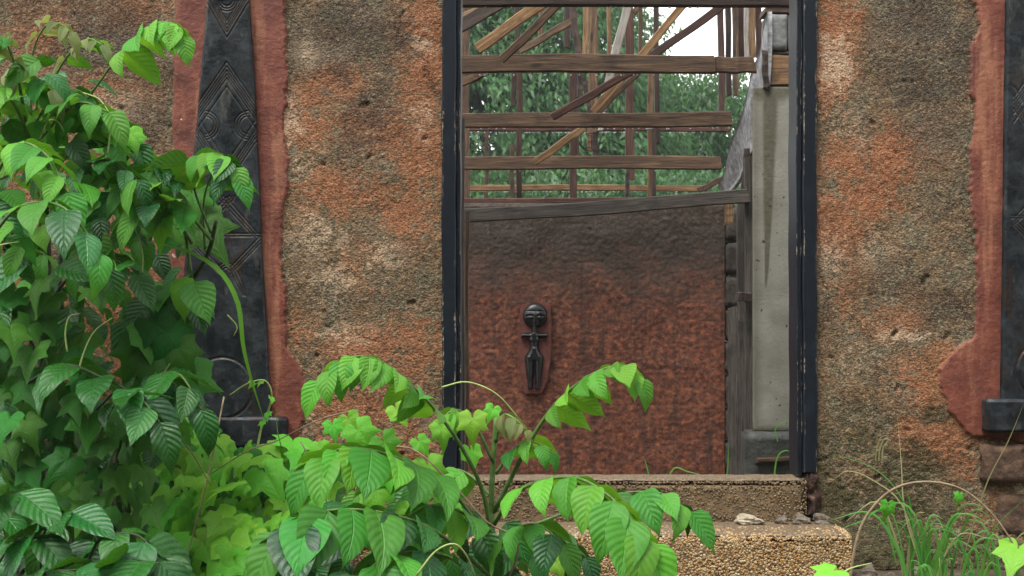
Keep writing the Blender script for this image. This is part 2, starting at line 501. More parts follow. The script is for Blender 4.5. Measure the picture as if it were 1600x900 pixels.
M = {}
M['wall'] = m_wall(); M['plaster'] = m_plaster(); M['panel'] = m_panel(); M['figure'] = m_figure()
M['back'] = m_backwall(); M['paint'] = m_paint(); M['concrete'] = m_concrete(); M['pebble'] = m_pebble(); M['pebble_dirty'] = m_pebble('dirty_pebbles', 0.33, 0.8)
M['wood'] = m_wood('brown_timber', (0.0234, 0.01345, 0.0078), (0.0897, 0.05023, 0.02652), (0.2243, 0.1346, 0.0702))
M['wood_pale'] = m_wood('pale_timber', (0.07969, 0.04203, 0.0187), (0.2231, 0.1251, 0.0561), (0.425, 0.2639, 0.1318))
M['wood_dark'] = m_wood('dark_timber', (0.016, 0.011, 0.009), (0.045, 0.028, 0.021), (0.10, 0.062, 0.045))
M['wood_red'] = m_wood('reddish_timber', (0.02415, 0.0105, 0.007125), (0.06728, 0.0285, 0.01924), (0.1294, 0.06, 0.03919))
M['wood_grey'] = m_wood('grey_timber', (0.0208, 0.0176, 0.0144), (0.06, 0.0504, 0.0416), (0.136, 0.12, 0.1024))
M['wood_white'] = m_wood('whitish_timber', (0.20, 0.17, 0.14), (0.36, 0.33, 0.29), (0.50, 0.47, 0.43))
M['mortar'] = m_simple('step_mortar', [(0.3, (0.075, 0.05, 0.026)), (0.7, (0.20, 0.135, 0.07))], 25)
M['cap'] = m_simple('step_cement', [(0.3, (0.07, 0.047, 0.027)), (0.5, (0.14, 0.098, 0.058)), (0.7, (0.25, 0.19, 0.125))], 90, 0.6, 70)
M['ground'] = m_simple('earth', [(0.3, (0.03, 0.022, 0.014)), (0.55, (0.075, 0.055, 0.034)), (0.75, (0.14, 0.11, 0.07))], 6, 0.9, 30, 0.8, 0.03)
M['stone'] = m_simple('stone', [(0.3, (0.06, 0.046, 0.034)), (0.7, (0.22, 0.18, 0.14))], 22, 0.8, 45, 1.0, 0.012)
M['stone_pale'] = m_simple('pale_stone', [(0.3, (0.24, 0.20, 0.14)), (0.7, (0.48, 0.42, 0.32))], 18, 0.7, 50)
M['brick'] = m_simple('old_brick', [(0.3, (0.03, 0.02, 0.015)), (0.5, (0.085, 0.048, 0.03)), (0.75, (0.18, 0.11, 0.065))], 22, 0.85, 45, 0.8)
M['block'] = m_simple('cement_block', [(0.3, (0.11, 0.115, 0.11)), (0.7, (0.24, 0.245, 0.235))], 16, 0.8, 60)
M['dark_block'] = m_simple('wet_block', [(0.3, (0.02, 0.017, 0.014)), (0.7, (0.07, 0.058, 0.047))], 20, 0.7, 50)
M['wet_cement'] = m_simple('wet_cement', [(0.3, (0.03, 0.033, 0.03)), (0.6, (0.075, 0.08, 0.072)), (0.8, (0.14, 0.145, 0.13))], 14, 0.45, 40, 0.7)
M['plaque'] = m_simple('dull_red_plaster', [(0.3, (0.075, 0.026, 0.02)), (0.55, (0.14, 0.047, 0.036)), (0.78, (0.20, 0.075, 0.055))], 14, 0.65, 60, 0.4)
M['felt'] = m_simple('grey_board', [(0.3, (0.0648, 0.0648, 0.06716)), (0.5, (0.216, 0.216, 0.2226)), (0.66, (0.3744, 0.3744, 0.3832))], 30, 0.55, 40, 0.5, 0.006)
M['broken'] = m_simple('broken_render', [(0.3, (0.012, 0.007, 0.005)), (0.55, (0.05, 0.022, 0.015)), (0.75, (0.22, 0.14, 0.10))], 45, 0.85, 45, 0.9)
M['glossy'] = m_leaf('glossy_leaf', (0.005, 0.042, 0.009), (0.023, 0.145, 0.020), (0.09, 0.30, 0.012), 0.2, 0.03, 9, 0.18, False, 0.6, 0.42)
M['mid'] = m_leaf('mid_leaf', (0.024, 0.14, 0.017), (0.07, 0.27, 0.03), (0.18, 0.46, 0.02), 0.34, 0.04, 9, 0.26, False, 0.55, 0.28)
M['fresh'] = m_leaf('fresh_leaf', (0.070, 0.26, 0.024), (0.135, 0.375, 0.036), (0.25, 0.53, 0.025), 0.36, 0.04, 9, 0.32, False, 0.5, 0.28)
M['olive'] = m_leaf('young_leaf', (0.10, 0.15, 0.04), (0.19, 0.22, 0.065), (0.30, 0.33, 0.07), 0.45, 0.05, 12, 0.4, False, 0.4)
M['vine'] = m_leaf('vine_leaf', (0.07, 0.29, 0.016), (0.20, 0.51, 0.045), (0.28, 0.60, 0.03), 0.40, 0.05, 7, 0.27, True, 0.35, 0.28)
M['vine_dark'] = m_leaf('shade_vine_leaf', (0.009, 0.055, 0.007), (0.036, 0.15, 0.016), (0.15, 0.42, 0.03), 0.40, 0.05, 7, 0.2, True, 0.35, 0.16)  # dark vine leaf; in the mound's lower layers its colour stands in for shade
M['stem'] = m_simple('green_stem', [(0.3, (0.05, 0.10, 0.025)), (0.7, (0.13, 0.22, 0.05))], 30, 0.5)
M['stem_dark'] = m_simple('dark_stem', [(0.3, (0.012, 0.025, 0.010)), (0.7, (0.04, 0.06, 0.022))], 30, 0.5)
M['tendril'] = m_simple('tendril', [(0.3, (0.22, 0.32, 0.08)), (0.7, (0.42, 0.50, 0.18))], 30, 0.5)
M['runner'] = m_simple('runner_stem', [(0.3, (0.16, 0.10, 0.07)), (0.7, (0.30, 0.24, 0.13))], 20, 0.5)
M['grass'] = m_leaf('grass_blade', (0.045, 0.20, 0.03), (0.12, 0.34, 0.055), (0.20, 0.5, 0.04), 0.4, 0.05, 1, 0.35, False, 0.1)
M['straw'] = m_leaf('dry_blade', (0.25, 0.26, 0.10), (0.42, 0.40, 0.20), (0.5, 0.5, 0.2), 0.5, 0.03, 1, 0.3, False, 0.1)
M['treeleaf'] = m_leaf('tree_leaf', (0.008, 0.040, 0.014), (0.045, 0.13, 0.028), (0.10, 0.26, 0.03), 0.45, 0.05, 3, 0.3, False, 0.1)
M['bark'] = m_simple('bark', [(0.3, (0.03, 0.024, 0.018)), (0.7, (0.10, 0.08, 0.06))], 12)
def m_drop():
    m = Mat('water'); m.b.inputs['Transmission Weight'].default_value = 0.6
    m.b.inputs['IOR'].default_value = 1.33
    return m.fin((0.9, 0.95, 1.0), 0.03, None, 0.5)
M['drop'] = m_drop()

# ------------------------------------------------------------------ ground
me = bpy.data.meshes.new('ground')
N = 90
xs = np.concatenate([[-400, -120, -40, -12], np.linspace(-4, 4, N), [12, 40, 120, 400]])
ys = np.concatenate([[-200, -40, -8], np.linspace(0.5, 10.5, N), [14, 30, 80, 200, 700]])
GX, GY = np.meshgrid(xs, ys)
GZ = 0.018 * fbm(GX, GY, 0.35, 4, 5) * (np.abs(GX) < 5) * (GY > 0) * (GY < 11)
nr, nc = GX.shape; idx = np.arange(nr * nc).reshape(nr, nc)
q = np.stack([idx[:-1, :-1], idx[:-1, 1:], idx[1:, 1:], idx[1:, :-1]], -1).reshape(-1, 4)
me = np_mesh('ground', np.stack([GX.ravel(), GY.ravel(), GZ.ravel()], -1), q)
smooth(me)
tag(mesh_obj('ground', me, M['ground']), 'bare damp earth around the ruined building', None, None, 'structure')

# ------------------------------------------------------------------ front wall
WD = 6.0
def pxx(px, d=WD): return (px - 800.0) / F * d
def pyz(py, d=WD): return CZ + (450.0 - py) / F * d

def axis(a, fa, fb, b, step, coarse=0.06):
    pts = []
    if fa > a: pts.append(np.arange(a, fa, coarse))
    pts.append(np.arange(fa, fb, step))
    if b > fb: pts.append(np.append(np.arange(fb, b, coarse), b))
    else: pts.append(np.array([fb]))
    return np.unique(np.round(np.concatenate(pts), 5))

def blobs(PX, PY, lst):
    out = np.zeros_like(PX)
    for (cx, cy, rx, ry, s) in lst:
        out = np.maximum(out, s * np.exp(-(((PX - cx) / rx) ** 2 + ((PY - cy) / ry) ** 2) * 0.8))
    return out

DARK = [(170, 60, 110, 80, .75), (60, 20, 80, 60, .5), (250, 120, 60, 60, .6), (230, 190, 60, 60, .6), (540, 50, 70, 70, .85), (590, 50, 60, 60, .8), (530, 90, 40, 60, .8), (600, 130, 40, 50, .6),
        (580, 170, 60, 60, .65), (560, 220, 50, 60, .55), (620, 90, 50, 40, .5), (460, 60, 30, 80, .55), (470, 400, 40, 70, .3), (640, 420, 40, 80, .35), (580, 500, 60, 40, .3),
        (1440, 40, 80, 70, .85), (1500, 80, 50, 90, .7), (1430, 130, 70, 60, .75), (1360, 60, 30, 50, .45), (1460, 210, 60, 60, .65), (1480, 330, 60, 80, .45), (1400, 440, 90, 60, .42), (1470, 480, 70, 50, .5), (1350, 180, 40, 40, .35), (1500, 300, 40, 60, .5)]
ORANGE = [(665, 90, 45, 130, .75), (655, 240, 50, 70, .6), (530, 125, 45, 30, .75), (480, 150, 50, 40, .6), (475, 200, 50, 50, .6), (560, 200, 60, 50, .5), (610, 210, 50, 50, .6), (540, 300, 90, 50, .6),
          (630, 330, 60, 60, .55), (480, 330, 40, 50, .35), (560, 420, 50, 60, .4), (570, 540, 70, 30, .75), (640, 560, 60, 60, .5), (560, 640, 120, 60, .6), (480, 520, 50, 40, .4), (600, 720, 200, 80, .5), (180, 150, 90, 60, .5), (210, 20, 80, 40, .5), (60, 60, 60, 60, .5), (130, 300, 160, 120, .55), (200, 500, 160, 160, .6),
          (1300, 80, 35, 90, .8), (1315, 30, 40, 40, .5), (1390, 245, 45, 60, .75), (1330, 250, 50, 40, .6), (1350, 310, 60, 40, .65), (1310, 350, 50, 60, .6), (1420, 230, 60, 40, .55), (1480, 690, 60, 40, .75), (1440, 610, 50, 60, .55), (1470, 560, 40, 30, .6), (1400, 500, 60, 40, .45), (1330, 450, 50, 60, .35), (1420, 680, 30, 40, .6), (1510, 730, 30, 30, .6), (1540, 820, 80, 60, .35)]
PALE = [(500, 80, 50, 26, .75), (450, 180, 26, 60, .5), (470, 250, 40, 30, .45), (655, 70, 26, 26, .55), (490, 370, 60, 50, .5), (610, 400, 50, 40, .45), (520, 440, 60, 30, .5), (550, 520, 60, 30, .45), (660, 180, 30, 50, .4), (470, 640, 30, 40, .5), (560, 600, 90, 30, .35), (250, 80, 30, 30, .5), (190, 170, 50, 40, .5),
        (1305, 100, 26, 50, .8), (1390, 60, 30, 30, .4), (1330, 200, 40, 40, .4), (1460, 220, 40, 30, .45), (1420, 520, 50, 20, .6), (1300, 410, 30, 60, .45), (1370, 390, 40, 40, .4), (1340, 560, 50, 40, .35), (1595, 760, 20, 40, .6)]
MOSS = [(1300, 720, 60, 80, .55), (1400, 800, 120, 60, .7), (1480, 780, 60, 40, .5), (1340, 690, 90, 60, .55), (1300, 790, 60, 50, .7), (1420, 740, 80, 60, .6), (1370, 850, 80, 60, .8), (1460, 640, 60, 30, .5), (1520, 700, 40, 40, .4), (1500, 860, 120, 50, .6), (1450, 560, 30, 30, .4), (600, 800, 300, 90, .4), (300, 860, 400, 60, .6)]

def redmask(PX, PY):
    """signed: >0 inside the red smooth plaster bands beside the carvings"""
    nz = 12 * fbm(PX, PY, 70, 3, 11) + np.where(PX > 1000, 9.0, 3.0) * fbm(PX, PY, 17, 3, 13) + np.where(PX > 1000, 4.0, 2.5) * fbm(PX, PY, 6, 2, 12)
    # left panel: band from 274 to ~447, widening at the foot
    le = np.interp(PY, [-200, 0, 300, 560, 700, 900], [274, 274, 270, 262, 255, 250])
    re = np.interp(PY, [-200, 0, 60, 150, 300, 420, 540, 580, 620, 700, 740, 760], [446, 445, 450, 446, 446, 444, 446, 474, 486, 468, 452, 430])
    a = np.minimum(PX - le, re - PX) + nz * np.where(PX > 360, 1.0, 0.35)
    a = np.minimum(a, 735 - PY + nz)
    # right panel
    le2 = np.interp(PY, [-200, 0, 20, 50, 60, 150, 158, 240, 300, 420, 530, 548, 575, 600, 640, 668, 700, 705], [1518, 1516, 1524, 1526, 1518, 1514, 1520, 1515, 1516, 1524, 1520, 1492, 1466, 1464, 1482, 1505, 1530, 1570])
    b = np.minimum(PX - le2, 1790 - PX) + 0.6 * nz
    b = np.minimum(b, np.interp(PX, [1440, 1530, 1600, 1700], [690, 682, 690, 690]) - PY + 0.5 * nz)
    return np.maximum(a, b)

def wall_fields(XX, ZZ):
    PX = 800 + XX / WD * F; PY = 450 - (ZZ - CZ) / WD * F
    wx = PX + 22 * fbm(PX, PY, 60, 3, 3); wy = PY + 22 * fbm(PX, PY, 60, 3, 4)
    red = redmask(PX, PY)
    rm = sstep(-2.0, 2.5, red)
    lump = 1.0 - np.clip(worley(XX + 0.012 * fbm(XX, ZZ, 0.03, 2, 8), ZZ + 0.012 * fbm(XX, ZZ, 0.03, 2, 18), 0.017, 2) * 1.25, 0, 1)
    lump2 = 1.0 - np.clip(worley(XX, ZZ, 0.045, 9) * 1.2, 0, 1)
    patch = sstep(-0.25, 0.35, fbm(XX, ZZ, 0.22, 3, 21))
    rough = 0.0034 * lump * (0.4 + 0.8 * patch) + 0.0018 * lump2 + 0.003 * fbm(XX, ZZ, 0.012, 2, 6) + 0.016 * fbm(XX, ZZ, 0.3, 4, 7)
    hol = sstep(0.42, 0.62, fbm(XX, ZZ, 0.10, 3, 41)) * 0.014       # knocked-off patches
    rough = rough - hol
    low = sstep(800, 880, PY)
    rough = rough + sstep(560, 720, PY) * 0.006 * (1.0 - np.clip(worley(XX, ZZ, 0.024, 19) * 1.15, 0, 1))
    rough = rough + low * (0.02 * fbm(XX, ZZ, 0.09, 4, 43) + 0.03)
    smoothp = 0.017 + 0.004 * fbm(XX, ZZ, 0.12, 4, 51) + 0.0015 * fbm(XX, ZZ, 0.02, 3, 52)
    h = rough * (1 - rm) + smoothp * rm
    A = dict(dark=blobs(wx, wy, DARK), orange=blobs(wx, wy, ORANGE), pale=blobs(wx, wy, PALE), moss=blobs(wx, wy, MOSS))
    for k, s in zip(('dark', 'orange', 'pale', 'moss'), (61, 62, 63, 64)):
        A[k] = np.clip(A[k] + 0.10 * fbm(XX, ZZ, 0.4, 4, s) + (0.05 if k == 'orange' else 0.0), 0, 1)
    return h, red, A

wall_root = thing('front_wall', 'rough weathered orange and grey rendered wall with a doorway opening', 'wall', (0, WD, 0))
def wall_piece(xa, fa, fb, xb, zlo=0.0, nm='rendered_wall'):
    xs = axis(xa, fa, fb, xb, 0.0055); zs = axis(zlo, zlo, 2.36, 2.9, 0.0055)
    XX, ZZ = np.meshgrid(xs, zs)
    h, red, A = wall_fields(XX, ZZ)
    YY = WD - h
    rc = 0.25 * (red[:-1, :-1] + red[1:, :-1] + red[:-1, 1:] + red[1:, 1:]) > 0
    me = hf_mesh(nm, XX, YY, ZZ, keep=~rc, attrs=A)
    mesh_obj(nm, me, M['wall'], wall_root)
    if rc.any():
        me = hf_mesh('plaster_band', XX, YY, ZZ, keep=rc)
        o = mesh_obj('plaster_band', me, M['plaster'], wall_root)
        o['label'] = 'smooth brick red plaster strip with ragged edge'
    return
JL0, JL1, JR0, JR1 = pxx(691), pxx(720), pxx(1247), pxx(1274)
wall_piece(-3.6, -2.15, JL0 + 0.004, JL0 + 0.004)
wall_piece(JR1 - 0.004, JR1 - 0.004, 2.15, 3.6)
# solid body of the wall behind the render (left leg, right leg, lintel above the door)
mb = MB()
mb.box((-3.6, WD + 0.012, -0.1), (JL0 + 0.002, WD + 0.2, 2.9))
mb.box((JR1 - 0.002, WD + 0.012, -0.1), (3.6, WD + 0.2, 2.9))
mb.build('masonry_core', M['brick'], wall_root)
mb = MB(); mb.box((JL0 + 0.004, WD + 0.0, 2.44), (JR1 - 0.004, WD + 0.19, 2.898))
mb.build('lintel', M['wet_cement'], wall_root)
# exposed bricks at the foot, right end, and the broken stub of masonry under the door jamb
def rough_block(name, a, b, mat, parent, amp=0.006, seg=8, bev=0.008, seed=0):
    bm = bmesh.new(); bmesh.ops.create_cube(bm, size=1.0)
    sx, sy, sz = [b[i] - a[i] for i in range(3)]
    bmesh.ops.scale(bm, vec=(sx, sy, sz), verts=bm.verts)
    bmesh.ops.bevel(bm, geom=list(bm.edges), offset=min(bev, 0.3 * min(sx, sy, sz)), segments=2, affect='EDGES')
    bmesh.ops.subdivide_edges(bm, edges=[e for e in bm.edges if e.calc_length() > 0.03], cuts=seg, use_grid_fill=True)
    r = random.Random(seed)
    c = np.array([v.co[:] for v in bm.verts])
    n1 = fbm(c[:, 0] + 3.1 * seed + c[:, 1], c[:, 2] - c[:, 1], 0.06, 3, seed + 1); n2 = fbm(c[:, 0] - c[:, 1], c[:, 2] + 1.7 * seed, 0.05, 3, seed + 9); n3 = fbm(c[:, 1] + c[:, 0], c[:, 2], 0.07, 3, seed + 5)
    for v, p, q_, s_ in zip(bm.verts, n1, n2, n3):
        v.co += Vector((p, q_, s_)) * amp * 2
    bmesh.ops.translate(bm, vec=[(a[i] + b[i]) / 2 for i in range(3)], verts=bm.verts)
    me = bpy.data.meshes.new(name); bm.to_mesh(me); bm.free(); smooth(me)
    return mesh_obj(name, me, mat, parent)
for i, (x0, x1, y0, y1, pr) in enumerate([(1531, 1596, 694, 752, .05), (1602, 1670, 692, 750, .045), (1556, 1612, 772, 838, .022), (1480, 1548, 846, 884, .02), (1340, 1400, 838, 884, .022)]):
    rough_block('brick', (pxx(x0), WD - pr, pyz(y1)), (pxx(x1), WD + 0.01, pyz(y0)), M['brick'], wall_root, 0.006, 5, 0.006, i + 3)
rough_block('masonry_stub', (pxx(1257), WD - 0.028, pyz(815)), (pxx(1279), WD + 0.1, pyz(737)), M['broken'], wall_root, 0.017, 10, 0.01, 21)
rough_block('masonry_stub', (pxx(680), WD - 0.02, pyz(815)), (pxx(712), WD + 0.1, pyz(744)), M['broken'], wall_root, 0.008, 8, 0.01, 22)

# ------------------------------------------------------------------ carved panels
def seg_dist(PX, PY, a, b):
    ax, ay = a; bx, by = b
    dx, dy = bx - ax, by - ay
    t = np.clip(((PX - ax) * dx + (PY - ay) * dy) / (dx * dx + dy * dy), 0, 1)
    return np.hypot(PX - ax - t * dx, PY - ay - t * dy)
def arc_dist(PX, PY, c, r, side=None):
    d = np.abs(np.hypot(PX - c[0], PY - c[1]) - r)
    if side == 'r': d = np.where(PX < c[0], 99, d)
    if side == 'l': d = np.where(PX > c[0], 99, d)
    if side == 'd': d = np.where(PY < c[1], 99, d)
    if side == 'u': d = np.where(PY > c[1], 99, d)
    return d

def carved_panel(label, dx, dy, left, right, ybot, foot, seed):
    """tall tapering board with incised diamonds, stars and a disc, standing on a foot block"""
    root = thing('wall_carving', label, 'carving', (pxx(360 + dx), WD, 0.0), 'carved black panels on the wall')
    front = WD - 0.045
    step = 0.0027
    x0, x1 = pxx(min(p[1] for p in left) - 3), pxx(max(p[1] for p in right) + 3)
    zs = np.arange(pyz(ybot), 2.5, step)
    PYr = 450 - (zs - CZ) / WD * F
    wob = 1.0 * fbm(PYr, PYr * 0 + seed, 60, 3, seed)
    L = np.interp(PYr, [p[0] for p in left], [p[1] for p in left]) + wob
    Rr = np.interp(PYr, [p[0] for p in right], [p[1] for p in right]) + wob
    nc = int((x1 - x0) / step)
    s = np.linspace(0, 1, nc)[None, :]
    PX = L[:, None] * (1 - s) + Rr[:, None] * s
    PY = np.repeat(PYr[:, None], nc, 1)
    qx, qy = PX - dx, PY - dy
    g = np.full(PX.shape, 99.0)
    def line(*pts):
        nonlocal g
        for a, b in zip(pts[:-1], pts[1:]): g = np.minimum(g, seg_dist(qx, qy, a, b))
    def arc(c, r, side=None):
        nonlocal g
        g = np.minimum(g, arc_dist(qx, qy, c, r, side))
    for k in (0, 9, 14, 20, 26):                                            # top chevrons
        line((322, 0 - k), (358, 63 - k), (400, -6 - k))
    for r in (9, 13, 17): arc((358, 4), r, 'd')
    for k in (0, 7, 13, 19, 25, 38):                                        # great diamond, upper half
        line((300, 183 + k * 1.0), (358, 100 + k), (416, 184 + k * 1.0))
    for k in (0, 7, 13, 19, 34):                                            # lower half
        line((300, 200 - k), (358, 290 - k), (416, 205 - k))
    for r in (14, 18, 22): arc((392, 198), r, 'l'); arc((324, 198), r, 'r')
    for r in (5, 9, 13): arc((357, 306), r, 'd'); arc((357, 424), r, 'u')
    for k in (-3, 3, 8): line((357 + k * .3, 314 + k), (300, 367 + k + 6)); line((357 - k * .3, 314 + k), (404, 367 + k))
    line((357, 315), (357, 412)); line((361, 318), (361, 410))
    for k in (0, 4): line((296, 366 + k), (412, 366 + k))
    for k in (0, 6, 11): line((302, 372 + k), (346, 416 + k)); line((410, 370 + k), (364, 418 + k))
    for k in (0, 5, 10): line((364 + k, 424), (372 + k, 442), (383 + k * .4, 462))
    for r in (0, 2): arc((351, 605), 46 + r)
    gro = 1 - sstep(0.3, 1.9, g)
    edge = np.minimum(PX - L[:, None], Rr[:, None] - PX)
    h = 0.006 * sstep(0, 3.5, edge) - 0.0032 * gro + 0.0025 * fbm(PX, PY, 50, 4, seed + 3) + 0.0006 * fbm(PX * 6, PY, 14, 3, seed + 4)
    disc = np.hypot(qx - 351, qy - 605) < 46
    h = h + np.where(disc, 0.002, 0)
    XX = (PX - 800) / F * WD; ZZ = np.repeat(zs[:, None], nc, 1)
    me = hf_mesh('panel_board', XX, front - h, ZZ, back=WD + 0.01, attrs={'groove': gro})
    mesh_obj('panel_board', me, M['panel'], root)
    fx0, fx1, fy0, fy1 = foot
    o = rough_block('foot_block', (pxx(fx0), WD - 0.075, pyz(fy1)), (pxx(fx1), WD + 0.01, pyz(fy0)), M['panel'], root, 0.0025, 12, 0.005, seed)
    return root
carved_panel('tall tapering black carved panel with diamonds, half hidden by the green shrub', 0, 0,
             [(-200, 336), (0, 327), (110, 318), (330, 299), (450, 290), (600, 283), (660, 283), (700, 283)],
             [(-200, 384), (0, 391), (60, 395), (130, 400), (400, 412), (590, 423), (660, 425), (700, 425)], 652, (256, 452, 650, 697), 5)
carved_panel('black carved panel cut off by the right edge, beside the red plaster strip', 1278, -28,
             [(-200, 1572), (0, 1568), (200, 1565), (400, 1563), (620, 1560), (700, 1560)],
             [(-200, 1668), (0, 1676), (200, 1690), (400, 1696), (620, 1702), (700, 1702)], 624, (1532, 1735, 622, 673), 8)

# ------------------------------------------------------------------ door frame
df = thing('door_frame', 'navy blue painted timber door frame with chipped paint, standing empty', 'door frame', (pxx(985), WD, 0.37))
def jamb(prof, z0, z1, name='jamb', nz=160, under=None):
    """vertical moulding: prof = list of (x, y, edge) points, closed"""
    zs = np.linspace(z0, z1, nz)
    V = []; E = []
    for z in zs:
        for (x, y, e) in prof:
            V.append((x + 0.0016 * math.sin(z * 3.1) + 0.0012 * math.sin(z * 17 + x * 90), y, z)); E.append(e)
    n = len(prof); Fc = []
    for i in range(nz - 1):
        for k in range(n):
            k2 = (k + 1) % n
            Fc.append((i * n + k, i * n + k2, (i + 1) * n + k2, (i + 1) * n + k))
    me = bpy.data.meshes.new(name); me.from_pydata(V, [], Fc + [tuple(range(n - 1, -1, -1)), tuple((nz - 1) * n + k for k in range(n))]); me.update()
    a = me.attributes.new('edge', 'FLOAT', 'POINT'); a.data.foreach_set('value', np.array(E, dtype=np.float32))
    o = mesh_obj(name, me, M['paint'], df)
    if under is not None:
        o.parent = under; o.location = (0, 0, 0)
    return o
y0 = WD - 0.03
def prof(xa, xb, yf, yb, b=0.004):
    return [(xa, yb, 0), (xa, yf + b, .3), (xa + b, yf, 1), (xa + 2.2 * b, yf, .5), ((xa + xb) / 2, yf, 0.1), (xb - 2.2 * b, yf, .5), (xb - b, yf, 1), (xb, yf + b, .5), (xb, yb, 0)]
zt = 2.44
jl = jamb(prof(pxx(691), pxx(713), y0, WD + 0.17), pyz(738), zt)
jamb(prof(pxx(713.6), pxx(720), y0 + 0.022, WD + 0.16, 0.0025), pyz(738), zt, 'door_stop', 160, jl)
jr = jamb(prof(pxx(1253), pxx(1274.5), y0, WD + 0.17), pyz(736), zt)
jamb(prof(pxx(1244), pxx(1252.4), y0 + 0.022, WD + 0.16, 0.0025), pyz(742), zt, 'door_stop', 160, jr)

# ------------------------------------------------------------------ steps with pebble facing
def step_block(name, label, x0, x1, yf, yb, z0, z1, capm, seed, npb, psz, pm):
    root = thing(name, label, 'step', ((x0 + x1) / 2, (yf + yb) / 2, z0))
    rough_block('mortar_body', (x0, yf, z0), (x1, yb, z1 - 0.006), M['mortar'], root, 0.003, 14, 0.02, seed)
    # worn cement top, with a wavering edge
    xs = np.arange(x0 + 0.006, x1 - 0.006, 0.012); ys = np.linspace(yf + 0.003, yb - 0.002, 34)
    XX, YY = np.meshgrid(xs, ys)
    H = z1 + 0.004 * fbm(XX, YY, 0.07, 4, seed) - 0.016 * (1 - sstep(-0.012, 0.014, YY - yf + 0.004 * fbm(XX, YY * 0, 0.04, 3, seed + 2))) - 0.012 * (1 - sstep(0, 0.03, x1 - XX))
    idx = np.arange(XX.size).reshape(XX.shape)
    q = np.stack([idx[:-1, :-1], idx[:-1, 1:], idx[1:, 1:], idx[1:, :-1]], -1).reshape(-1, 4)
    me = np_mesh('worn_top', np.stack([XX.ravel(), YY.ravel(), H.ravel()], -1), q); smooth(me)
    mesh_obj('worn_top', me, capm, root)
    # pebbles pressed into the front and the end, real stones joined in one mesh
    bm = bmesh.new(); bmesh.ops.create_icosphere(bm, subdivisions=1, radius=1.0)
    iv = np.array([v.co[:] for v in bm.verts]); bm.faces.ensure_lookup_table(); fi = np.array([[v.index for v in f.verts] for f in bm.faces]); bm.free()
    r = np.random.default_rng(seed)
    n = npb
    end = r.random(n) < 0.10
    cx = np.where(end, x1, x0 + r.random(n) * (x1 - x0))
    cy = np.where(end, yf + r.random(n) * (yb - yf), yf)
    cz = z0 + (r.random(n) ** 0.97) * (z1 - z0 - 0.004)
    # round the top front edge
    top = np.clip((cz - (z1 - 0.025)) / 0.025, 0, 1)
    cy = np.where(end, cy, cy + 0.014 * top ** 2)
    ont = (r.random(n) < 0.30) & ~end                # stones showing through the worn front edge of the tread
    cy = np.where(ont, yf + 0.002 + min(0.2, yb - yf - 0.02) * r.random(n) ** 1.7, cy); cz = np.where(ont, z1 - 0.0025 - 0.004 * r.random(n) - 0.010 * (cy < yf + 0.01), cz)
    rad = psz * (0.55 + 0.7 * r.random(n))
    sc3 = np.stack([rad * (0.8 + 0.5 * r.random(n)), rad * 0.62, rad * (0.7 + 0.4 * r.random(n))], -1)
    sc3[end] = sc3[end][:, [1, 0, 2]]
    ang = r.random(n) * 6.28
    V = iv[None] * sc3[:, None, :]
    ca, sa = np.cos(ang)[:, None], np.sin(ang)[:, None]
    Vx = np.where(end[:, None], V[:, :, 0], V[:, :, 0] * ca - V[:, :, 2] * sa); Vz = np.where(end[:, None], V[:, :, 2], V[:, :, 0] * sa + V[:, :, 2] * ca)
    V = np.stack([Vx + cx[:, None], V[:, :, 1] + cy[:, None], Vz + cz[:, None]], -1)
    Fc = fi[None] + (np.arange(n) * len(iv))[:, None, None]
    me = np_mesh('pebble_facing', V.reshape(-1, 3), Fc.reshape(-1, 3)); smooth(me)
    o = mesh_obj('pebble_facing', me, pm, root); o['kind'] = 'stuff'
    return root
TZ = pyz(747); SZ = 0.19
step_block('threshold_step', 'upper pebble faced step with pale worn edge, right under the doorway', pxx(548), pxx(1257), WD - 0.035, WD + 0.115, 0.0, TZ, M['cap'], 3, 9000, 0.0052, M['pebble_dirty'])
step_block('entrance_step', 'lower pebble dash concrete step with rounded corner in front of the threshold', pxx(560, 5.65), pxx(1330, 5.65), 5.65, WD - 0.04, -0.02, SZ, M['cap'], 4, 17000, 0.0058, M['pebble'])

# ------------------------------------------------------------------ stones
def stone(name, label, px, py, d, rx, rz, mat, seed, z=None, group=None, ry=None):
    bm = bmesh.new(); bmesh.ops.create_icosphere(bm, subdivisions=3, radius=1.0)
    r = random.Random(seed); ox = r.random() * 9
    for v in bm.verts:
        c = v.co.copy()
        n = float(fbm(np.array([c.x + ox]), np.array([c.y + c.z * 1.3]), 1.0, 3, seed)[0])
        k = (1 + 0.75 * n) * (0.82 + 0.18 * max(abs(c.x), abs(c.y), abs(c.z)) ** -0.8)
        v.co = Vector((c.x * rx * k, c.y * (ry or rx * 0.7) * k, max(c.z, -0.6) * rz * k))
    bmesh.ops.rotate(bm, verts=bm.verts, cent=(0, 0, 0), matrix=Matrix.Rotation(r.random() * 0.5 - .25, 3, 'Y'))
    me = bpy.data.meshes.new(name); bm.to_mesh(me); bm.free()
    p = P(px, py, d)
    if z is not None: p.z = z
    o = mesh_obj(name, me, mat); o.location = p
    tag(o, label, 'stone', group)
    return o
stone('stone', 'pale flat stone lying on the lower step against the riser', 1167, 812, 5.9, 0.052, 0.024, M['stone_pale'], 3, SZ + 0.014)
for i, (px, rx, rz, lb) in enumerate([(1222, .024, .018, 'small grey rubble piece next to the pale flat stone on the step'), (1252, .034, .022, 'middle lump of grey rubble on the lower step below the jamb'), (1284, .032, .024, 'rightmost lump of grey rubble at the corner of the lower step')]):
    stone('rubble_stone', lb, px, 812, 5.91, rx, rz, M['stone'], 11 + i, SZ + 0.012, 'rubble on the lower step')
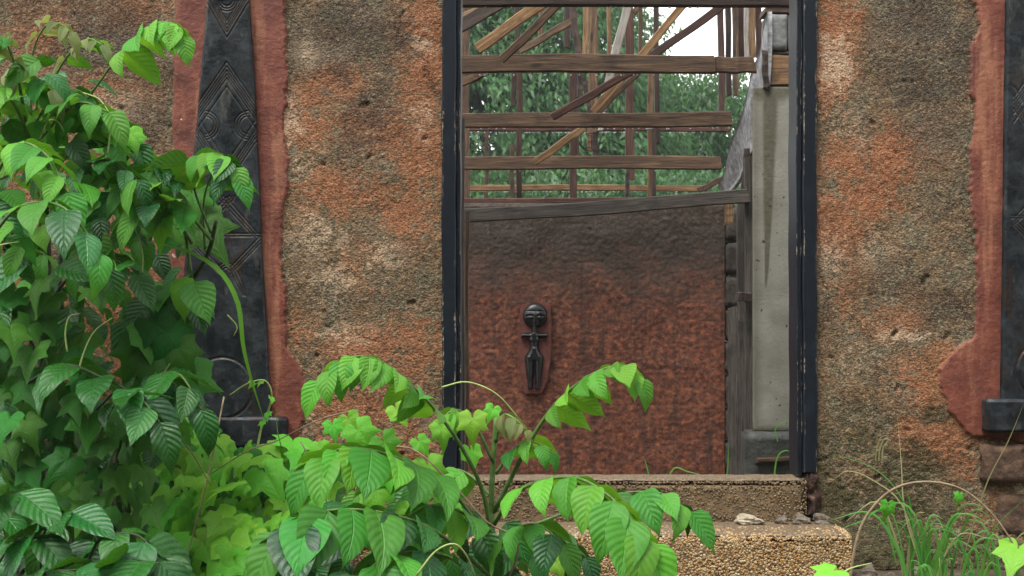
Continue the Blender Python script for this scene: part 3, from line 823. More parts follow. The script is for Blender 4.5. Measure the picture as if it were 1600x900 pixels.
for i, (px, py, d, rx, rz, lb) in enumerate([(1352, 885, 5.72, .05, .035, 'grey ground stone touching the right end of the lower step'), (1392, 893, 5.62, .055, .03, 'flat grey stone on the ground left of the grass tuft'), (1425, 884, 5.78, .03, .025, 'small grey stone on the ground under the grass blades')]):
    stone('ground_stone', lb, px, py, d, rx, rz, M['stone'], 31 + i, 0.015, 'stones on the ground beside the step')

# ------------------------------------------------------------------ back wall of the room and the carved figure
BD = 9.0
bwall = thing('back_wall', 'dark wet red brown wall seen through the doorway', 'wall', (pxx(930, BD), BD, 0))
xs = axis(-3.2, pxx(700, BD), pxx(1133, BD), pxx(1133, BD), 0.0085); zs = axis(-0.05, 0.0, pyz(317, BD), pyz(317, BD), 0.0085)
XX, ZZ = np.meshgrid(xs, zs)
h = 0.004 * (1 - np.clip(worley(XX, ZZ, 0.03, 4) * 1.2, 0, 1)) + 0.004 * fbm(XX, ZZ, 0.02, 3, 14) + 0.012 * fbm(XX, ZZ, 0.3, 4, 15)
for zc in np.arange(0.2, 1.8, 0.215):                           # block courses showing through the render
    h = h - 0.0025 * np.exp(-((ZZ - zc - 0.006 * fbm(XX, ZZ, 0.2, 3, 16)) / 0.008) ** 2) * sstep(-0.1, 0.3, fbm(XX, ZZ, 0.35, 3, 17))
ztop = pyz(317, BD)
h = np.where(ZZ > ztop - 0.012, h - 0.01, h)
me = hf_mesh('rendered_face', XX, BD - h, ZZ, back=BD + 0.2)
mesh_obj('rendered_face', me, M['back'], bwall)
# blocks at the right-hand broken end of the wall
zz = 0.0; i = 0
while zz < ztop - 0.05:
    hh = 0.2; jj = 0.02 * random.random()
    rough_block('block', (pxx(1134, BD), BD - 0.02 - jj, zz + 0.004), (pxx(1158, BD) + 0.03 * random.random(), BD + 0.18, min(zz + hh - 0.006, ztop)), M['dark_block'], bwall, 0.007, 5, 0.01, 40 + i)
    zz += hh; i += 1

# carved figure, a relief on a red plaque
fg = thing('carved_figure', 'black carved figure with large disc head and outstretched arms on a red plaque', 'carving', (pxx(836, BD), BD, pyz(615, BD)))
def plaque():
    out = [(813, 476), (860, 472), (862, 500), (861, 560), (855, 596), (846, 615), (820, 615), (816, 600), (808, 545), (811, 510)]
    pts = [(P(x, y, BD).x, P(x, y, BD).z) for x, y in out]
    bm = bmesh.new()
    vs_ = [bm.verts.new((x, BD - 0.032, z)) for x, z in pts]
    f = bm.faces.new(vs_)
    r = bmesh.ops.extrude_face_region(bm, geom=[f])
    for v in r['geom']:
        if isinstance(v, bmesh.types.BMVert): v.co.y = BD + 0.02
    bmesh.ops.recalc_face_normals(bm, faces=bm.faces)
    bmesh.ops.bevel(bm, geom=list(bm.edges), offset=0.004, segments=2, affect='EDGES')
    me = bpy.data.meshes.new('plaque'); bm.to_mesh(me); bm.free()
    return mesh_obj('plaque', me, M['plaque'], fg)
plaque()
st = 0.75
xs = np.arange(808, 864, st); ys = np.arange(620, 470, -st)
FX, FY = np.meshgrid(xs, ys)
def ell(cx, cy, rx, ry, hgt, p=0.5):
    q = 1 - ((FX - cx) / rx) ** 2 - ((FY - cy) / ry) ** 2
    return np.where(q > 0, hgt * np.clip(q, 0, 1) ** p, -1)
def col(cy0, cy1, prof, hgt, cxf):
    hw = np.interp(FY[:, 0], [p[0] for p in prof], [p[1] for p in prof])[:, None]
    cx = np.interp(FY[:, 0], [p[0] for p in cxf], [p[1] for p in cxf])[:, None]
    q = 1 - ((FX - cx) / hw) ** 2
    return np.where((q > 0) & (FY >= cy0) & (FY <= cy1), hgt * np.sqrt(np.clip(q, 0, 1)), -1)
H = ell(836, 493, 18.5, 19, 0.042, 0.33)
face = np.hypot((FX - 836) / 17, (FY - 500) / 15) < 1
H = np.maximum(H, col(508, 524, [(508, 4.6), (524, 4.2)], 0.036, [(500, 835), (530, 835)]))                       # neck
arm = np.where((np.abs(FX - 834.5) < 20.5), 1 - ((FY - 523.5) / np.interp(np.abs(FX - 834.5), [0, 8, 20.5], [4.6, 3.4, 3.9])) ** 2, -1)
H = np.maximum(H, np.where(arm > 0, 0.034 * np.sqrt(np.clip(arm, 0, 1)), -1))
H = np.maximum(H, col(520, 562, [(520, 7.5), (528, 9), (540, 6.6), (547, 7.5), (556, 13.5), (562, 14)], 0.038, [(500, 834.5), (640, 834.5)]))
H = np.maximum(H, col(556, 606, [(556, 7), (565, 6.6), (585, 5), (598, 3.6), (606, 3.9)], 0.036, [(556, 827), (606, 828.6)]))
H = np.maximum(H, col(556, 606, [(556, 7), (565, 6.6), (585, 5), (598, 3.6), (606, 3.9)], 0.036, [(556, 842), (606, 839.8)]))
def ridge(d, wd, a):
    global H
    H = np.where(H > 0, H + a * np.exp(-(d / wd) ** 2), H)
for sgn in (-1, 1):
    ridge(np.where(np.abs(FX - 836 - sgn * 7.5) < 7.5, np.abs(FY - (489.5 + 0.05 * (FX - 836 - sgn * 7.5) ** 2)), 99), 1.2, 0.011)   # brow
    ridge(np.hypot((FX - 836 - sgn * 8) / 4.5, (FY - 495.5) / 1.6), 1.0, 0.009)                                               # eye
ridge(np.where((FY > 489) & (FY < 504), np.abs(FX - 836) / (1 + 0.06 * (FY - 489)), 99), 1.3, 0.016)                              # nose
ridge(np.hypot((FX - 836) / 3.4, (FY - 507) / 1.3), 1.0, 0.008)                                                                   # mouth
ridge(np.abs(FY - 486 + 0.0), 0.9, -0.004)                                                                                        # headband groove
ridge(np.hypot(FX - 834.5, FY - 544), 1.7, 0.008)                                                                                 # navel
ridge(np.hypot(FX - 829.5, FY - 531), 1.9, 0.006); ridge(np.hypot(FX - 839.5, FY - 531), 1.9, 0.006)
keep = (H[:-1, :-1] > 0) | (H[1:, :-1] > 0) | (H[:-1, 1:] > 0) | (H[1:, 1:] > 0)
XX = (FX - 800) / F * BD; ZZ = CZ + (450 - FY) / F * BD
me = hf_mesh('figure_body', XX, BD - 0.034 - np.maximum(H, 0.004), ZZ, keep=keep, back=BD - 0.02)
mesh_obj('figure_body', me, M['figure'], fg)

# ------------------------------------------------------------------ right-hand return: column, blocks, boards
col_t = thing('concrete_column', 'smooth pale grey concrete column streaked with damp, right inside the door', 'column', (pxx(1215, 7.35), 7.4, 0))
CD = 7.35
xs = np.arange(pxx(1178, CD), pxx(1178, CD) + 0.42, 0.01); zs = np.arange(pyz(674, CD), pyz(134, CD), 0.01)
XX, ZZ = np.meshgrid(xs, zs)
PX = 800 + XX / CD * F; PY = 450 - (ZZ - CZ) / CD * F
t1 = np.clip(1 - np.abs(PX - np.interp(PY, [130, 430], [1204, 1198])) / np.interp(PY, [130, 200, 330, 430, 460], [22, 19, 11, 4, 0.1]), 0, 1) * 1.2
t2 = np.clip(1 - (PY - 130) / np.interp(PX, [1178, 1225, 1235, 1250, 1300], [60, 52, 40, 44, 60]), 0, 1) * 1.1
t3 = np.clip(1 - (PX - 1176) / 34, 0, 1) * 0.62
wet = np.clip(np.maximum(np.maximum(t1, t2), t3), 0, 1)
wet = np.maximum(wet, np.clip((PY - 655) / 20, 0, 1) * 0.9)
me = hf_mesh('shaft', XX, CD + 0.002 * fbm(XX, ZZ, 0.2, 3, 81), ZZ, back=CD + 0.05, attrs={'wet': wet})
mesh_obj('shaft', me, M['concrete'], col_t)
rough_block('base_ledge', (pxx(1163, CD), CD - 0.05, 0.0), (pxx(1178, CD) + 0.5, CD + 0.12, pyz(674, CD)), M['wet_cement'], col_t, 0.005, 12, 0.012, 70)

lt = thing('timber_lintel_end', 'pale sawn timber lintel resting on top of the concrete column', 'beam', (pxx(1225, CD), CD, pyz(134, CD)))
def timber(name, a, b, hgt, dep, mat, parent, seed=0, bow=0.0, ang=0.0, segs=10, yaw=None):
    """plank from a to b (centre line, world), face height hgt, depth dep; local X runs along it so grain follows"""
    a, b = Vector(a), Vector(b)
    L = (b - a).length
    t = (b - a).normalized()
    yv = Vector((0, 1, 0)); yv = (yv - t * yv.dot(t))
    if yv.length < 1e-3: yv = Vector((1, 0, 0))
    yv.normalize(); zv = t.cross(yv)
    if zv.z < 0 or (abs(zv.z) < 1e-4 and zv.x < 0): zv = -zv; yv = -yv
    bm = bmesh.new(); r = random.Random(seed + int(L * 1000))
    c = 0.0035
    prof = [(-dep / 2 + c, -hgt / 2), (dep / 2 - c, -hgt / 2), (dep / 2, -hgt / 2 + c), (dep / 2, hgt / 2 - c), (dep / 2 - c, hgt / 2), (-dep / 2 + c, hgt / 2), (-dep / 2, hgt / 2 - c), (-dep / 2, -hgt / 2 + c)]
    rings = []
    ph = r.random() * 6
    cut0, cut1 = (r.random() - .5) * 0.3 * hgt, (r.random() - .5) * 0.3 * hgt
    for i in range(segs + 1):
        u = i / segs
        off = bow * math.sin(math.pi * u) + 0.0025 * math.sin(u * 9 + ph)
        sh = (1 + 0.035 * math.sin(u * 13 + ph * 2))
        ring = []
        for (py_, pz_) in prof:
            x = u * L
            if i == 0: x += cut0 * pz_ / hgt * 2
            if i == segs: x += cut1 * pz_ / hgt * 2
            ring.append(bm.verts.new((x, py_ + 0.0015 * math.sin(u * 21 + py_ * 80 + ph), pz_ * sh + off)))
        rings.append(ring)
    n = len(prof)
    for i in range(segs):
        for k in range(n):
            k2 = (k + 1) % n
            bm.faces.new((rings[i][k], rings[i][k2], rings[i + 1][k2], rings[i + 1][k]))
    bm.faces.new(rings[0][::-1]); bm.faces.new(rings[-1])
    bmesh.ops.recalc_face_normals(bm, faces=bm.faces)
    me = bpy.data.meshes.new(name); bm.to_mesh(me); bm.free()
    me.materials.append(M[mat])
    o = bpy.data.objects.new(name, me); link(o, parent)
    mtx = Matrix((t, yv, zv)).transposed().to_4x4()
    mtx.translation = a - (Vector(parent.location) if parent is not None else Vector((0, 0, 0)))
    o.matrix_basis = mtx
    return o
zl = (pyz(134, CD) + pyz(86, CD)) / 2
timber('timber_end', (pxx(1201, CD), CD + 0.08, zl), (pxx(1201, CD) + 0.5, CD + 0.08, zl), pyz(86, CD) - pyz(134, CD) - 0.004, 0.17, 'wood_pale', lt, 3)
timber('end_board', (pxx(1196, CD), CD - 0.012, pyz(137, CD)), (pxx(1194, CD), CD - 0.012, pyz(80, CD)), 0.026, 0.03, 'wood_dark', lt, 4)
bl = thing('block_stub', 'short course of grey cement blocks above the timber lintel', 'blockwork', (pxx(1225, CD), CD, pyz(82, CD)))
rough_block('block', (pxx(1200, CD), CD, pyz(78, CD)), (pxx(1230.5, CD), CD + 0.2, pyz(22, CD)), M['block'], bl, 0.003, 6, 0.0035, 90)
rough_block('block', (pxx(1232.5, CD), CD + 0.004, pyz(79, CD)), (pxx(1232, CD) + 0.36, CD + 0.2, pyz(22, CD)), M['block'], bl, 0.003, 6, 0.0035, 91)
rough_block('mortar_bed', (pxx(1201, CD), CD + 0.012, pyz(85, CD)), (pxx(1232, CD) + 0.34, CD + 0.19, pyz(79, CD)), M['wet_cement'], bl, 0.003, 6, 0.004, 92)
timber('wall_plate', (pxx(1196, CD), CD + 0.09, pyz(16, CD)), (pxx(1196, CD) + 0.5, CD + 0.09, pyz(16, CD)), 0.03, 0.18, 'wood', bl, 5)

# sloping grey barge board that carries the purlin ends
bb = thing('barge_board', 'warped grey weathered board sloping down along the purlin ends', 'board', (1.24, 8.2, 1.9))
def barge():
    us = np.linspace(0, 1, 40); vs2 = np.linspace(0, 1, 9)
    V = []; up = [P(1199, 18, 7.33), P(1186, 75, 7.6), P(1168, 140, 7.9), P(1140, 235, 8.5), P(1122, 292, 9.0)]
    lo = [P(1196, 137, 7.33), P(1188, 188, 7.6), P(1175, 235, 7.95), P(1152, 282, 8.5), P(1131, 310, 9.0)]
    cu = catmull(up, 39); cl = catmull(lo, 39)
    nb = len(us) * len(vs2)
    X = np.zeros((9, 40)); Y = X.copy(); Z = X.copy()
    for i in range(40):
        rag = 0.010 * math.sin(i * 0.55) + 0.005 * math.sin(i * 1.3)
        for j in range(9):
            t = j / 8
            p = cl[i].lerp(cu[i], t)
            X[j, i] = p.x + 0.006 * math.sin(i * 0.5 + t * 3); Y[j, i] = p.y; Z[j, i] = p.z + rag * (1 - t) * 0.7
    idx = np.arange(360).reshape(9, 40)
    q = np.stack([idx[:-1, :-1], idx[:-1, 1:], idx[1:, 1:], idx[1:, :-1]], -1).reshape(-1, 4)
    V1 = np.stack([X.ravel(), Y.ravel(), Z.ravel()], -1); V2 = V1 + np.array([0.022, 0, 0])
    b = np.concatenate([idx[0], idx[1:, -1], idx[-1, ::-1][1:], idx[::-1, 0][1:-1]])
    sk = np.stack([b, np.roll(b, -1), np.roll(b, -1) + 360, b + 360], -1)
    me = np_mesh('board', np.concatenate([V1, V2]), np.concatenate([q, q[:, ::-1] + 360, sk])); smooth(me)
    return mesh_obj('board', me, M['felt'], bb)
barge()

sw = thing('side_boarding', 'old grey vertical boards lining the side between column and back wall', 'boarding', (1.3, 8.2, 0))
timber('plank', P(1161, 760, 7.9), P(1163, 316, 7.9), 0.075, 0.03, 'wood_grey', sw, 11)
timber('plank', P(1171, 760, 7.68), P(1170, 245, 7.68), 0.045, 0.03, 'wood_grey', sw, 12)
timber('plank', P(1146, 760, 8.6), P(1146, 480, 8.6), 0.06, 0.03, 'wood_grey', sw, 13)
timber('plank', P(1158, 560, 7.75), P(1158, 462, 7.75), 0.03, 0.03, 'wood_grey', sw, 14)
timber('plank', P(1163, 330, 8.0), P(1171, 232, 8.0), 0.055, 0.02, 'wood_dark', sw, 15)
timber('plank', P(1139, 350, 8.8), P(1139, 312, 8.8), 0.05, 0.03, 'wood_pale', sw, 16)
timber('bracket', P(1151, 464, 7.6), P(1178, 464, 7.6), 0.045, 0.12, 'wood_dark', sw, 17)
timber('plank', P(1182, 720, 7.28), P(1182, 720, 7.28) + Vector((0.3, 0.02, 0.025)), 0.02, 0.05, 'wood', sw, 18)

# ------------------------------------------------------------------ roof timbers
rf = thing('roof_frame', 'bare wet roof timbers, purlins, posts and broken braces, open to the sky', 'roof frame', (0.3, 8.5, 1.64))
def bar(name, x0, y0, x1, y1, d, wpx, mat, dep=0.045, seed=0, bow=0.0, d1=None):
    d1 = d if d1 is None else d1
    return timber(name, P(x0, y0, d), P(x1, y1, d1), wpx / F * (d + d1) / 2, dep, mat, rf, seed, bow)
# purlins (front ones rest on the barge board)
bar('purlin', 600, 0, 1300, 0, 6.75, 20, 'wood_dark', .06, 1)
bar('purlin', 600, 101.5, 1116, 101, 7.5, 27, 'wood', .06, 2, 0.006)
bar('purlin', 1113, 102, 1179, 102, 7.53, 24, 'wood', .05, 3)
bar('purlin', 600, 188.5, 1142, 186, 8.2, 22, 'wood', .06, 4, -0.004)
bar('purlin', 600, 256, 1126, 254.5, 8.7, 20, 'wood', .06, 5, 0.004)
bar('purlin', 640, 201, 1140, 203, 10.1, 6, 'wood_red', .05, 6)
bar('purlin', 640, 293, 1100, 294, 9.75, 9, 'wood_pale', .05, 7)
bar('wall_plate', 640, 314, 1135, 314, 9.1, 8, 'wood_red', .12, 8)
bar('tie_beam', 640, 343, 1169, 306.5, 7.75, 21, 'wood_grey', .07, 9, -0.006, 7.65)
bar('brace', 1092, 298, 1130, 279, 9.6, 9, 'wood_red', .04, 10)
# posts
for (x0, x1, y0, y1, d, wpx, mat) in [
    (728, 727, 318, -60, 9.15, 11, 'wood'), (808, 808, 85, -60, 9.5, 8, 'wood_dark'), (802, 803, 166, 90, 9.45, 8, 'wood_dark'), (811, 812, 312, 90, 9.4, 9, 'wood_red'),
    (800, 800, 312, 226, 9.3, 7, 'wood'), (896, 895, 312, 112, 9.4, 11, 'wood_red'), (901, 902, 245, 112, 9.8, 6, 'wood_dark'), (915, 915, 100, -60, 9.6, 8, 'wood_pale'),
    (926, 927, 208, -60, 9.2, 14, 'wood'), (930, 930, 248, 200, 9.3, 9, 'wood_dark'), (921, 921, 236, 205, 9.35, 7, 'wood'), (886, 885, 75, -60, 9.55, 9, 'wood_dark'), (985, 982, 280, -60, 9.35, 13, 'wood_red'),
    (979, 981, 312, 262, 9.1, 6, 'wood_dark'), (1016, 1016, 312, 110, 9.5, 8, 'wood_pale'), (1022, 1022, 312, 196, 9.45, 6, 'wood_dark'), (1027, 1024, 224, -60, 9.65, 8, 'wood_dark'),
    (1128, 1125, 205, -60, 9.3, 9, 'wood_red'), (1139, 1136, 150, -60, 9.5, 8, 'wood_dark'), (1150, 1147, 150, -60, 9.3, 8, 'wood'), (1158, 1156, 110, -60, 9.6, 9, 'wood_red'),
    (1176, 1173, 90, -60, 9.4, 9, 'wood_pale'), (1186, 1184, 90, -60, 9.5, 9, 'wood_red'), (1167, 1165, 90, -60, 9.9, 7, 'wood_white'), (896, 894, 60, -60, 9.7, 9, 'wood_dark'), (845, 846, 60, -60, 10.2, 7, 'wood'), (952, 951, 120, -60, 10.1, 6, 'wood_pale'), (1000, 1001, 105, -60, 10.2, 6, 'wood'), (760, 761, 312, 205, 10.0, 6, 'wood_red')]:
    bar('post', x0, y0, x1, y1, d, wpx, mat, .05, 20 + x0)
# braces
for (x0, y0, x1, y1, d, wpx, mat, d1) in [
    (690, 56, 815, -14, 7.9, 21, 'wood_dark', 7.9), (690, 44, 790, -8, 8.1, 10, 'wood_pale', 8.1), (746, 76, 880, -18, 7.3, 17, 'wood_pale', 7.2), (784, 94, 902, -22, 7.2, 13, 'wood', 7.1),
    (812, 80, 892, 34, 8.6, 11, 'wood', 8.6), (700, 139, 756, 114, 7.8, 12, 'wood', 7.7), (864, 183, 1000, 104, 8.0, 12, 'wood_red', 7.75), (985, 112, 1150, -6, 8.0, 12, 'wood_red', 7.9),
    (928, 174, 1082, -8, 8.1, 12, 'wood_pale', 7.9), (940, 172, 982, 2, 8.9, 13, 'wood_white', 8.9), (835, 254, 912, 200, 8.45, 11, 'wood_pale', 8.4),
    (912, 122, 922, 178, 8.35, 7, 'wood_dark', 8.35), (893, 2, 905, 92, 8.0, 10, 'wood_dark', 8.0), (906, 88, 906, 152, 8.05, 8, 'wood_dark', 8.05), (934, 176, 1000, 110, 8.7, 9, 'wood', 8.6),
    (938, 204, 944, 176, 8.85, 8, 'wood_white', 8.85), (990, 20, 1010, -10, 9.0, 9, 'wood', 9.0)]:
    bar('brace', x0, y0, x1, y1, d, wpx, mat, .035, 60 + x0, 0.0, d1)
# inner lining post by the left jamb
lp = thing('lining_post', 'weathered grey upright post just inside the left door jamb', 'post', P(726, 745, 7.0))
lp.location.z = 0
timber('plank', Vector((P(722, 0, 6.9).x, 6.9, 0)), Vector((P(722, 0, 6.9).x, 6.9, 1.9)), 0.022, 0.05, 'wood_grey', lp, 31)
timber('plank', Vector((P(729, 0, 7.0).x, 7.0, 0)), Vector((P(730, 0, 7.0).x, 7.0, 1.47)), 0.018, 0.05, 'wood', lp, 32)

# water drops hanging from the timbers
bm = bmesh.new(); bmesh.ops.create_icosphere(bm, subdivisions=2, radius=1.0)
iv = np.array([v.co[:] for v in bm.verts]); fi = np.array([[v.index for v in f.verts] for f in bm.faces]); bm.free()
DV = []; DF = []
def drops(x0, x1, y, d, n, r):
    for i in range(n):
        p = P(x0 + (x1 - x0) * random.random(), y, d); k = r * (0.6 + 0.6 * random.random())
        DF.append(fi + len(DV) * len(iv)); DV.append(iv * np.array([k, k, k * 1.3]) + np.array([p.x, p.y, p.z - k * 0.6]))
drops(735, 1110, 116, 7.5, 26, .0042); drops(735, 1120, 206, 10.1, 90, .0052); drops(735, 1100, 298.5, 9.75, 80, .005); drops(735, 1120, 266, 8.7, 16, .0045); drops(735, 1120, 200, 8.2, 24, .0045)
drops(730, 1200, 10.5, 6.75, 14, .004)
me = np_mesh('water_drops', np.concatenate(DV), np.concatenate(DF)); smooth(me)
tag(mesh_obj('water_drops', me, M['drop'], rf), kind='stuff')

# ------------------------------------------------------------------ trees behind
def tree(label, x, y, ctr, n_clump, n_leaf, seed, trunk_h=3.0, leaf=0.2, group='trees behind the ruin'):
    """ctr: list of crown lobes (x, y, z, rx, ry, rz)"""
    K = 1.8
    x, y, trunk_h = x * K, y * K, (trunk_h - CZ) * K + CZ
    ctr = [(c[0] * K, c[1] * K, (c[2] - CZ) * K + CZ, c[3] * K, c[4] * K, c[5] * K) for c in ctr]
    r = np.random.default_rng(seed)
    root = thing('broadleaf_tree', label, 'tree', (x, y, 0), group)
    mb = MB()
    top = Vector((x, y, trunk_h))
    mb.tube(catmull([Vector((x, y, -0.1)), Vector((x + .1, y, trunk_h * .5)), top], 8), [0.26 - 0.012 * i for i in range(9)], 8)
    for (cx, cy, cz, rx, ry, rz) in ctr:
        mb.tube(catmull([top - Vector((0, 0, .5)), Vector(((x + cx) / 2, (y + cy) / 2, (trunk_h + cz) / 2 + .3)), Vector((cx, cy, cz + rz * .5))], 8), [0.13 - 0.012 * i for i in range(9)], 6)
    mb.build('trunk', M['bark'], root, True)
    base = []; dirs = []
    wts = np.array([c[3] * c[4] * c[5] for c in ctr]) ** 0.67; wts /= wts.sum()
    for ci, c in enumerate(ctr):
        k = max(3, int(n_clump * wts[ci]))
        u = r.normal(size=(k, 3)); u /= np.linalg.norm(u, axis=1)[:, None]
        rad = (0.45 + 0.6 * r.random(k) ** 0.6)[:, None]
        cc = np.array(c[:3]) + u * rad * np.array(c[3:])
        m = n_leaf // n_clump
        # each clump is a tuft: leaves hang round an arching shoot
        for j in range(k):
            sh = np.array([u[j, 0], u[j, 1], 0.15 * u[j, 2] - 0.25]); sh /= np.linalg.norm(sh)
            t = r.random(m)[:, None]
            ln = 0.6 + 0.8 * r.random()
            pts = cc[j] + sh * t * ln - np.array([0, 0, 1]) * (t ** 2) * 0.28 * ln + r.normal(size=(m, 3)) * 0.15
            dd = sh * 0.6 + r.normal(size=(m, 3)) * 0.55 + np.array([0, 0, -0.75])
            base.append(pts); dirs.append(dd)
    B = np.concatenate(base); D = np.concatenate(dirs); D /= np.linalg.norm(D, axis=1)[:, None]
    n = len(B)
    side = np.cross(D, r.normal(size=(n, 3)) * 0.5 + np.array([0, -0.6, 0.8])); side /= np.linalg.norm(side, axis=1)[:, None]
    nrm = np.cross(side, D)
    L = (leaf * (0.7 + 0.6 * r.random(n)))[:, None]; W = L * 0.17
    V = np.stack([B, B + D * L * .5 + side * W + nrm * L * .05, B + D * L - nrm * L * .12, B + D * L * .5 - side * W + nrm * L * .05], 1)
    Fc = np.arange(n * 4).reshape(n, 4)
    me = np_mesh('crown', V.reshape(-1, 3), Fc)
    uvl = me.uv_layers.new(name='UVMap')
    uvl.data.foreach_set('uv', np.tile(np.array([0, .5, .5, 1, 1, .5, .5, 0], dtype=np.float32), n))
    mesh_obj('crown', me, M['treeleaf'], root)
    return root
tree('large dense tree filling the left and middle of the view above the back wall', -0.3, 24,
     [(-1.6, 24, 5.4, 1.8, 2.0, 1.5), (0.0, 24.5, 5.6, 1.5, 1.8, 1.5), (1.1, 23.6, 4.7, 1.0, 1.5, 1.3), (-0.6, 23.2, 3.9, 1.7, 1.6, 1.1), (1.2, 23.2, 3.3, 1.3, 1.4, 0.8), (-2.6, 24, 3.6, 1.5, 1.6, 1.3), (-3.5, 24.5, 5.2, 1.5, 1.6, 1.4), (0.4, 22.8, 2.6, 1.8, 1.3, 0.7)], 2300, 92000, 5, 2.6, 0.24)
tree('smaller pale green tree at the right of the roof opening, against the white sky', 3.6, 26,
     [(2.8, 26, 4.1, 1.1, 1.2, 0.85), (4.0, 26, 4.0, 1.3, 1.3, 0.95), (2.4, 25.6, 3.0, 1.2, 1.2, 0.7), (4.8, 26, 3.0, 1.2, 1.2, 1.0), (3.6, 25.5, 2.6, 1.4, 1.2, .7)], 900, 34000, 6, 2.0, 0.22)
tree('distant tree whose pointed top rises against the white sky behind the roof braces', 3.0, 38,
     [(3.1, 38, 6.3, .6, 1.0, .9), (3.5, 38, 5.4, 1.0, 1.2, .9), (2.3, 38, 5.0, 1.2, 1.2, 1.0), (4.0, 38, 4.6, 1.2, 1.4, 1.0)], 560, 19000, 7, 3.6, 0.3)
tree('low leafy tree just above the top of the back wall', 0.6, 20.5,
     [(-1.4, 20.5, 2.3, 1.5, 1.2, .7), (0.6, 20.5, 2.2, 1.6, 1.2, .7), (2.6, 20.5, 2.2, 1.5, 1.2, .65), (-3.0, 20.5, 2.4, 1.2, 1.2, .8), (4.2, 20.5, 2.2, 1.3, 1.2, .8)], 900, 34000, 8, 1.5, 0.2)
for lb, x_ in (('unseen tree added behind the viewer to block low sky, far left', -8.6), ('unseen tree added behind the viewer to block low sky, left', -4.2), ('unseen tree added behind the viewer to block low sky, middle', 0.4), ('unseen tree added behind the viewer to block low sky, right', 4.6), ('unseen tree added behind the viewer to block low sky, far right', 8.8)):
    yy = -5.6 + 0.25 * abs(x_)  # tree row added out of view: blocks low sky, deepens foliage shade
    tree(lb, x_, yy, [(x_ - 1.3, yy, 3.4, 1.8, 1.3, 1.5), (x_ + 1.2, yy - .3, 3.7, 1.8, 1.3, 1.5), (x_, yy - .2, 1.9, 2.4, 1.2, 1.2)], 520, 14500, 30 + int(x_), 2.0, 0.6, 'added trees blocking low sky behind the viewer')
# ------------------------------------------------------------------ leaves (shared meshes)
def leaf_mesh(name, W=0.46, droop=0.6, fold=0.25, wave=0.02, heart=0.0, tip=1.0, nu=13, nv=8, twist=0.0, ph=0.0, side=0.0):
    """unit-long leaf: base at origin, grows along +Y, upper face +Z; droop bends it down, fold makes a shallow V"""
    V = []; UV = []
    yc, zc = 0.0, 0.0
    prev = 0.0
    for i in range(nu + 1):
        u = i / nu
        a = -droop * (u ** 1.2) + 0.10
        if i: yc += math.cos(a) / nu; zc += math.sin(a) / nu
        ww = (math.sin(math.pi * min(1, u ** 0.62)) ** 0.85) * (1 - 0.35 * u) * 1.18
        ww *= 1 - 0.55 * sstep(0.68, 1.0, np.array(u)) * tip
        ww = max(float(ww), 0.012 if i < nu else 0.0)
        if heart: ww = max(ww, heart * math.exp(-(u / 0.12) ** 2) * 0.0 + ww)
        hw = W * 0.5 * ww
        tw = twist * u
        for j in range(nv + 1):
            v = j / nv * 2 - 1
            x = v * hw
            z = abs(v) * hw * fold * (1.2 - 0.5 * u) + wave * math.sin(u * 17 + (3.1 if v > 0 else 0) + ph) * v * v
            z -= 0.35 * hw * v * v * v * v * fold
            y = yc - (heart * abs(v) ** 1.5 * (1 - u) ** 6 * 0.12)
            xr = x * math.cos(tw) - z * math.sin(tw); zr = x * math.sin(tw) + z * math.cos(tw)
            xr += side * u * u
            n_y, n_z = -math.sin(a), math.cos(a)
            V.append((xr, y + n_y * zr, zc + n_z * zr)); UV.append((u, (v + 1) / 2))
    Fc = []
    for i in range(nu):
        for j in range(nv):
            k = i * (nv + 1) + j
            Fc.append((k, k + 1, k + nv + 2, k + nv + 1))
    return finish_leaf(name, V, UV, Fc)

def finish_leaf(name, V, UV, Fc):
    me = bpy.data.meshes.new(name); me.from_pydata(V, [], Fc); me.update()
    ul = me.uv_layers.new(name='UVMap')
    li = np.zeros(len(me.loops), dtype=np.int32); me.loops.foreach_get('vertex_index', li)
    ul.data.foreach_set('uv', np.array(UV, dtype=np.float32)[li].ravel())
    smooth(me)
    return me

def vine_leaf_mesh(name, lob=0.3, droop=0.5, cup=0.2, ph=0.0, na=46, nr_=5):
    """heart-shaped leaf with pointed corners; stalk joins in the notch at the origin, tip along +Y"""
    V = [(0, 0, 0)]; UV = [(0, .5)]
    for i in range(na + 1):
        t = i / na                        # 0..1 round the blade, notch at both ends
        th = (t - 0.5) * 2 * math.pi * 0.93
        c = abs(th) / math.pi
        r = np.interp(c, [0, 0.04, 0.10, 0.19, 0.27, 0.32, 0.36, 0.45, 0.55, 0.60, 0.75, 0.86, 0.94], [1.25, 0.95, 0.72, 0.58, 0.70, 0.93, 0.74, 0.58, 0.62, 0.76, 0.58, 0.52, 0.24])
        r0 = np.interp(c, [0, .04, .12, .25, .5, .8, .94], [1.08, 0.94, 0.78, .68, 0.6, 0.54, 0.28])
        r = r0 * (1 - lob) + r * lob
        r *= 1 + 0.02 * math.sin(11 * th + ph) + 0.012 * math.sin(23 * th + ph * 2)
        for k in range(1, nr_ + 1):
            s = k / nr_
            x = math.sin(th) * r * s; y = math.cos(th) * r * s
            z = (cup * 0.9 * (s * r) ** 2 * (1 if abs(math.sin(th)) > .5 else .6) - droop * max(y, 0) ** 2 * 0.75 + 0.022 * s * math.sin(5 * th + ph) - 0.22 * abs(x) ** 1.6 * droop
                 + 0.10 * s * (1 - s) * 2)
            z += 0.08 * math.exp(-(x / 0.10) ** 2) * -0.5
            V.append((x, y, z)); UV.append((s, t))
    Fc = []
    for i in range(na):
        a = 1 + i * nr_; b = 1 + (i + 1) * nr_
        Fc.append((0, b, a))
        for k in range(nr_ - 1):
            Fc.append((a + k, b + k, b + k + 1, a + k + 1))
    return finish_leaf(name, V, UV, Fc)

